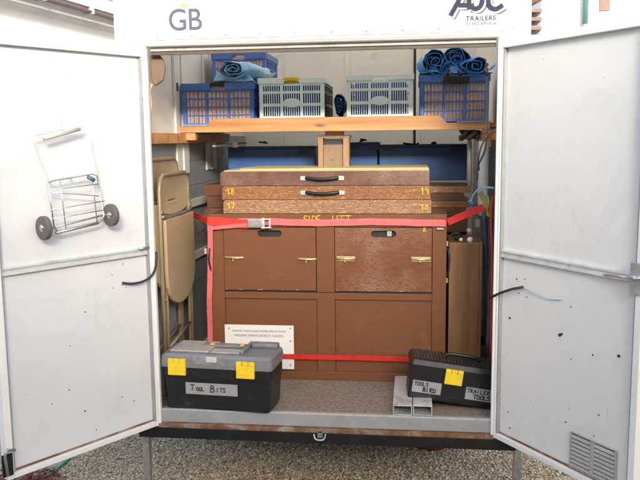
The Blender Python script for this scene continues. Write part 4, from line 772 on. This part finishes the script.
# ------------------------------------------------------------------ toolboxes
def toolbox(loc, yaw, w, d, h, lid_h, lidm, label, latches, name, tint, notch=True):
    rot = Matrix.Rotation(yaw, 3, 'Z'); T = thing('toolbox', label, 'toolbox', loc, rot); K = dict(world=False)
    tp = .014; rings = []
    def rr(x0, x1, y0, y1, z, r=.02):
        out = []
        for cx_, cy_, a0 in ((x1 - r, y0 + r, -90), (x1 - r, y1 - r, 0), (x0 + r, y1 - r, 90), (x0 + r, y0 + r, 180)):
            for k in range(5): a = math.radians(a0 + 90 * k / 4); out.append(Vector((cx_ + r * math.cos(a), cy_ + r * math.sin(a), z)))
        return out
    hb_ = h - lid_h; mb = MB(); loft(mb, [rr(tp, w - tp, tp, d - tp, 0), rr(tp - .002, w - tp + .002, tp - .002, d - tp + .002, .01), rr(.004, w - .004, .004, d - .004, hb_ * .72), rr(.0, w, .0, d, hb_ * .76), rr(.0, w, 0, d, hb_)]); mb.build('body', blackpl, T, bevel=.0015, **K)
    mb = MB(); e = .006; loft(mb, [rr(-e, w + e, -e, d + e, hb_ + .001, .022), rr(-e, w + e, -e, d + e, hb_ + .02, .022), rr(-e + .003, w + e - .003, -e + .004, d + e - .004, h - .012, .022), rr(.008, w - .008, .01, d - .008, h, .02)]); L = mb.build('lid', lidm, T, bevel=.002, **K)
    return T, L, hb_, K
a = atz(167, 409, FZ); c = atz(269.5, 415.5, FZ); W1 = (c - a).length + .028; yw = math.atan2(c.y - a.y, c.x - a.x)
bx, bL, hb_, K = toolbox((a.x - .016, a.y - .008, FZ + .0075), yw, W1, .225, .262, .062, greypl, 'large black toolbox with grey lid and two yellow latches', 2, 'TOOL BITS', 0)
# organiser lids, ridge, handle, latches, label
mb = MB(); mb.box(.03, W1 * .42, .035, .205, .2625, .272); mb.build('organiser_lid', greypl2, bx, bevel=.003, **K)
mb = MB(); mb.box(W1 * .43, W1 * .70, .035, .10, .2625, .270); mb.build('organiser_lid', greypl2, bx, bevel=.003, **K)
mb = MB(); mb.box(W1 * .30, W1 * .69, .12, .165, .2625, .279); mb.build('carry_handle', greypl, bx, bevel=.006, **K)
for fx in (.38, .66): MB().box(W1 * fx, W1 * fx + .02, .112, .130, .2795, .286).build('organiser_catch', yellowpl, bx, bevel=.002, **K)
mb = MB(); mb.box(W1 * .71, W1 * .74, .03, .2, .2625, .284); mb.box(W1 * .745, W1 * .985, .15, .20, .2625, .284); mb.build('lid_ridge', greypl, bx, bevel=.006, **K)
MB().box(W1 * .42, W1 * .52, -.0095, -.0065, .232, .258).build('maker_plate', alu, bx, bevel=.002, **K)
for fx in (.075, .70):
    lx = W1 * fx
    mb = MB(); 
    for k in range(3): mb.box(lx + k * .029, lx + .0265 + k * .029, -.020, -.0065, .226, .244)
    mb.box(lx, lx + .0845, -.0185, -.0065, .184, .2255); mb.box(lx, lx + .0845, -.0205, -.0065, .168, .1835); mb.build('latch', yellowpl, bx, bevel=.0015, **K)
MB().box(W1 * .225, W1 * .70, -.0055, -.0015, .078, .132).build('tape_label', tape, bx, **K)
lab = MB(); strokes('T', (W1 * .27, -.0062, .097), (1, 0, 0), (0, 0, 1), .026, .0036, ink, 'handwriting', bx, world=False, nrm=(0, -1, 0))
strokes('OOL', (W1 * .325, -.0062, .096), (1, 0, 0), (0, 0, 1), .016, .0032, ink, 'handwriting', bx, world=False, nrm=(0, -1, 0))
strokes('B', (W1 * .455, -.0062, .093), (1, 0, 0), (0, 0, 1), .030, .0038, ink, 'handwriting', bx, world=False, nrm=(0, -1, 0))
strokes('ITS', (W1 * .51, -.0062, .094), (1, 0, 0), (0, 0, 1), .019, .0034, ink, 'handwriting', bx, world=False, nrm=(0, -1, 0))
# second toolbox: raised, tilted on the channels
a = atz(406.5, 397.5, FZ + .0555); dirx = Vector((.37, .02, -.052)).normalized(); W2 = .44
diry = Vector((0, 0, 1)).cross(dirx).normalized(); dirz = dirx.cross(diry).normalized()
rotm = Matrix(((dirx.x, diry.x, dirz.x), (dirx.y, diry.y, dirz.y), (dirx.z, diry.z, dirz.z)))
T = thing('toolbox', 'smaller black toolbox with ribbed lid and one yellow latch, resting askew on metal channels', 'toolbox', a, rotm); K = dict(world=False)
def rrect(x0, x1, y0, y1, z, r=.015):
    out = []
    for cx_, cy_, a0 in ((x1 - r, y0 + r, -90), (x1 - r, y1 - r, 0), (x0 + r, y1 - r, 90), (x0 + r, y0 + r, 180)):
        for k in range(5): an = math.radians(a0 + 90 * k / 4); out.append(Vector((cx_ + r * math.cos(an), cy_ + r * math.sin(an), z)))
    return out
hB = .150; mb = MB(); loft(mb, [rrect(.006, W2 - .006, .006, .174, 0), rrect(.004, W2 - .004, .004, .176, .01), rrect(0, W2, 0, .18, hB - .012), rrect(0, W2, 0, .18, hB)]); mb.build('body', blackpl, T, bevel=.0015, **K)
mb = MB(); loft(mb, [rrect(-.006, W2 + .006, -.006, .186, hB + .001), rrect(-.006, W2 + .006, -.006, .186, hB + .014), rrect(.0, W2, .006, .18, hB + .034), rrect(.012, W2 - .012, .02, .17, hB + .04)]); L = mb.build('lid', blackpl, T, bevel=.001, **K)
rib = mat('ribbed_lid', (.045, .04, .04), .5)
for k in range(26):
    x = .022 + k * .0158; MB().box(x, x + .0065, .024, .166, hB + .0405, hB + .0435).build('rib', rib, T, **K)
mb = MB(); mb.tube(bez([(W2 * .36, .09, hB + .046), (W2 * .40, .09, hB + .058), (W2 * .5, .09, hB + .060), (W2 * .68, .09, hB + .058), (W2 * .72, .09, hB + .046)], 5), .008, 8); mb.build('handle', blackpl, T, **K)
lx = W2 * .36; mb = MB()
for k in range(3): mb.box(lx + k * .027, lx + .0255 + k * .027, -.018, -.0065, hB - .002, hB + .016)
mb.box(lx, lx + .0795, -.0165, -.0065, hB - .055, hB - .0025); mb.build('latch', yellowpl, T, bevel=.0015, **K)
for x0, x1, z0, z1 in ((.018, .150, .035, .09), (.262, .41, .035, .092)): MB().box(x0, x1, -.0045, -.0005, z0, z1).build('tape_label', tape, T, **K)
hw = dict(world=False, nrm=(0, -1, 0)); strokes('TOOLS', (.026, -.005, .068), (1, 0, 0), (0, 0, 1), .016, .0032, ink, 'handwriting', T, **hw); strokes('BIRD', (.068, -.005, .042), (1, 0, 0), (0, 0, 1), .019, .004, ink, 'handwriting', T, **hw)
strokes('TRAILER', (.268, -.005, .069), (1, 0, 0), (0, 0, 1), .017, .0034, ink, 'handwriting', T, adv=.9, **hw); strokes('TOOLS', (.30, -.005, .042), (1, 0, 0), (0, 0, 1), .019, .004, ink, 'handwriting', T, **hw)
# channels
c0 = atz(393, 415, FZ); c1 = atz(432, 415, FZ); wch = (c1.x - c0.x - .004) / 2
for k in range(2):
    x0 = c0.x + k * (wch + .004); x1 = x0 + wch; y0, y1 = .012 + .004 * k, .44 if k == 0 else .30; hz = .046; th = .004
    mb = MB(); z0 = FZ + .008; mb.box(x0, x1, y0, y1, z0 + hz - th, z0 + hz); mb.box(x0, x0 + th, y0, y1, z0, z0 + hz - th - .0003); mb.box(x1 - th, x1, y0, y1, z0, z0 + hz - th - .0003); mb.box(x0 + th + .0003, x1 - th - .0003, y0, y1, z0, z0 + .003)
    o = mb.build('metal_channel', alu, bevel=.0008); tag(o, ['left and longer of the two open ended aluminium channels on the trailer floor', 'right aluminium channel partly under the smaller toolbox'][k], 'channel', group='aluminium channels on the floor')
# plywood board under the big toolbox's left rear, yellow tab
q = at(210, 347, .42); 
# ------------------------------------------------------------------ right side clutter
def pole(pts, r, m, name, label, cat, seg=8, par=None):
    o = MB().tube(bez(pts, 6) if len(pts) > 2 else pts, r, seg).build(name, m); tag(o, label, cat); return o
pole([at(469.5, 141, .9), at(469.5, 186, .9)], .012, plastic_white, 'white_pole', 'thin white pole standing right of the long blue box', 'pole')
q = at(469.5, 143, .89); 
pole([at(484, 141, .72), at(483, 186, .74), at(483, 215, .76)], .028, plastic_white, 'white_pipe', 'thick white plastic pipe by the right wall under the shelf', 'pipe', 12)
pole([at(487, 68, .33), at(487, 100, .33), at(486.5, 130, .33), at(485, 150, .34), at(478, 166, .4), at(477, 180, .5)], .005, mat('grey_cable', (.16, .18, .22), .5), 'grey_cable', 'grey blue cable hanging down past the shelf by the right door', 'cable')
pole([at(495, 131, .3), at(488, 136, .3), at(482, 145, .32), at(478.5, 158, .34), at(479, 170, .4)], .0035, mat('dark_cable', (.1, .11, .12), .5), 'dark_cable', 'thin dark cable curving in from the right jamb', 'cable')
pole([at(471, 203, .5), at(473, 196, .48), at(478, 190, .45), at(485, 187.5, .42), at(494, 188, .4)], .005, mat('pale_blue_hose', (.35, .5, .66), .35), 'blue_hose', 'pale blue hose looping beside the right wall', 'hose')
pole([at(469, 200, .5), at(474, 205, .5)], .012, mat('blue_connector', (.1, .25, .45), .4), 'hose_connector', 'blue connector at the end of the pale hose', 'connector')
pole([at(484, 208, .62), at(487, 300, .6), at(487, 385, .6)], .013, mat('purple_grey_pole', (.085, .085, .13), .4), 'dark_pole', 'dark purple grey pole leaning by the right wall', 'pole')
pole([at(490, 205, .55), at(489, 300, .5), at(488, 350, .45)], .009, mat('dark_green_pole', (.03, .07, .05), .5), 'green_pole', 'dark green pole next to the right door jamb', 'pole')
pole([at(493, 196, .35), at(491, 215, .35), at(492, 260, .35), at(490.5, 360, .35)], .006, mat('red_rod', (.55, .04, .03), .5), 'hanging_red_line', 'red cord hanging behind the edge of the right door', 'cord')
q = [at(480, 192, .5), at(484, 200, .48), at(488, 208, .46), at(490, 214, .46)]; o = MB().ribbon(bez(q, 5), (.3, -.3, 1), .03, .004).build('tan_strap', mat('tan_web', (.38, .3, .18), .8)); tag(o, 'short tan webbing strap by the right wall', 'strap')
q = [at(487, 196, .45), at(489, 202, .44), at(487, 210, .44), at(489, 217, .44)]; o = MB().tube(bez(q, 5), .008, 7).build('looped_green_line', mat('green_web', (.3, .36, .05), .7)); tag(o, 'yellow green cord bunched by the right wall', 'cord')
# dark rag under the shelf at right
rg = MB(); rows = []
for j in range(7):
    row = []
    for i in range(13): 
        px = 460 + 19 * i / 12 + 1.5 * math.sin(j); py = 130 + 10 * j / 6 + (1.2 * math.sin(i * 1.3 + j) if j else 0); row.append(at(px, py, .75 + .02 * math.sin(i * 1.1 + j * .8)))
    rows.append(row)
loft(rg, rows, closed=False, cap=False); o = rg.build('dark_rag', mat('rag', (.09, .075, .06), .95, var=.5, scale=40), smooth=True); s_ = o.modifiers.new('solid', 'SOLIDIFY'); s_.thickness = .01; tag(o, 'dark rag hanging under the right end of the shelf', 'rag')
# ------------------------------------------------------------------ ground-level things
q = atz(430, 452, GZ); T = thing('red_pot', 'dark red round tub standing on the gravel under the trailer', 'tub', (q.x, q.y + .1, GZ))
mb = MB(); loft(mb, [[Vector((q.x + r_ * math.cos(a_ * math.pi / 12), q.y + .11 + r_ * math.sin(a_ * math.pi / 12), GZ + z)) for a_ in range(24)] for r_, z in ((.105, 0), (.115, .03), (.125, .12), (.125, .16))]); mb.build('body', mat('red_plastic', (.16, .03, .022), .5, var=.2), T, bevel=.003, smooth=True)
mb = MB(); mb.tube([(q.x + .13 * math.cos(a_ * math.pi / 12), q.y + .11 + .13 * math.sin(a_ * math.pi / 12), GZ + .165) for a_ in range(24)], .008, 6, closed=True); mb.build('rim', mat('red_rim', (.16, .03, .022), .5), T)
hp_ = [atz(70, 458, GZ + .012), atz(60, 466, GZ + .012), atz(48, 476, GZ + .012), atz(38, 486, GZ + .012), atz(10, 500, GZ + .012)]
o = MB().tube(bez(hp_, 8), .009, 8).build('green_hose', mat('green_hose', (.02, .30, .2), .35)); tag(o, 'green garden hose on the gravel below the left door', 'hose')
# red leaved low plant
PL = thing('red_shrub', 'low shrub with dark red leaves under the left door corner', 'plant', atz(25, 482, GZ)); random.seed(5)
mb = MB(); c0_ = atz(28, 484, GZ); stems = MB()
for k in range(420):
    an = random.uniform(0, 6.28); rr_ = random.random() ** .6; p = c0_ + Vector((math.cos(an) * rr_ * .2, math.sin(an) * rr_ * .14, random.uniform(.0, .075) * (1 - .5 * rr_)))
    d1 = Vector((random.uniform(-1, 1), random.uniform(-1, 1), random.uniform(-.2, .8))).normalized() * random.uniform(.010, .018); d2 = d1.cross(Vector((random.random(), random.random(), random.random()))).normalized() * .006
    mb.add([p - d1, p + d2, p + d1, p - d2], [(0, 1, 2, 3)])
for k in range(16): an = k * .4; stems.tube([c0_, c0_ + Vector((math.cos(an) * .08, math.sin(an) * .06, .03)), c0_ + Vector((math.cos(an) * .16, math.sin(an) * .11, .05))], .0025, 5)
lm, t, b = nodes('red_leaves', .5); geo = N(t, 'ShaderNodeNewGeometry'); t.links.new(ramp(t, geo.outputs['Random Per Island'], [(0, (.05, .015, .01)), (.5, (.2, .03, .02)), (.8, (.28, .07, .04)), (1, (.08, .10, .03))]), b.inputs['Base Color'])
mb.build('foliage', lm, PL, stuff=True); stems.build('stems', brickish, PL)
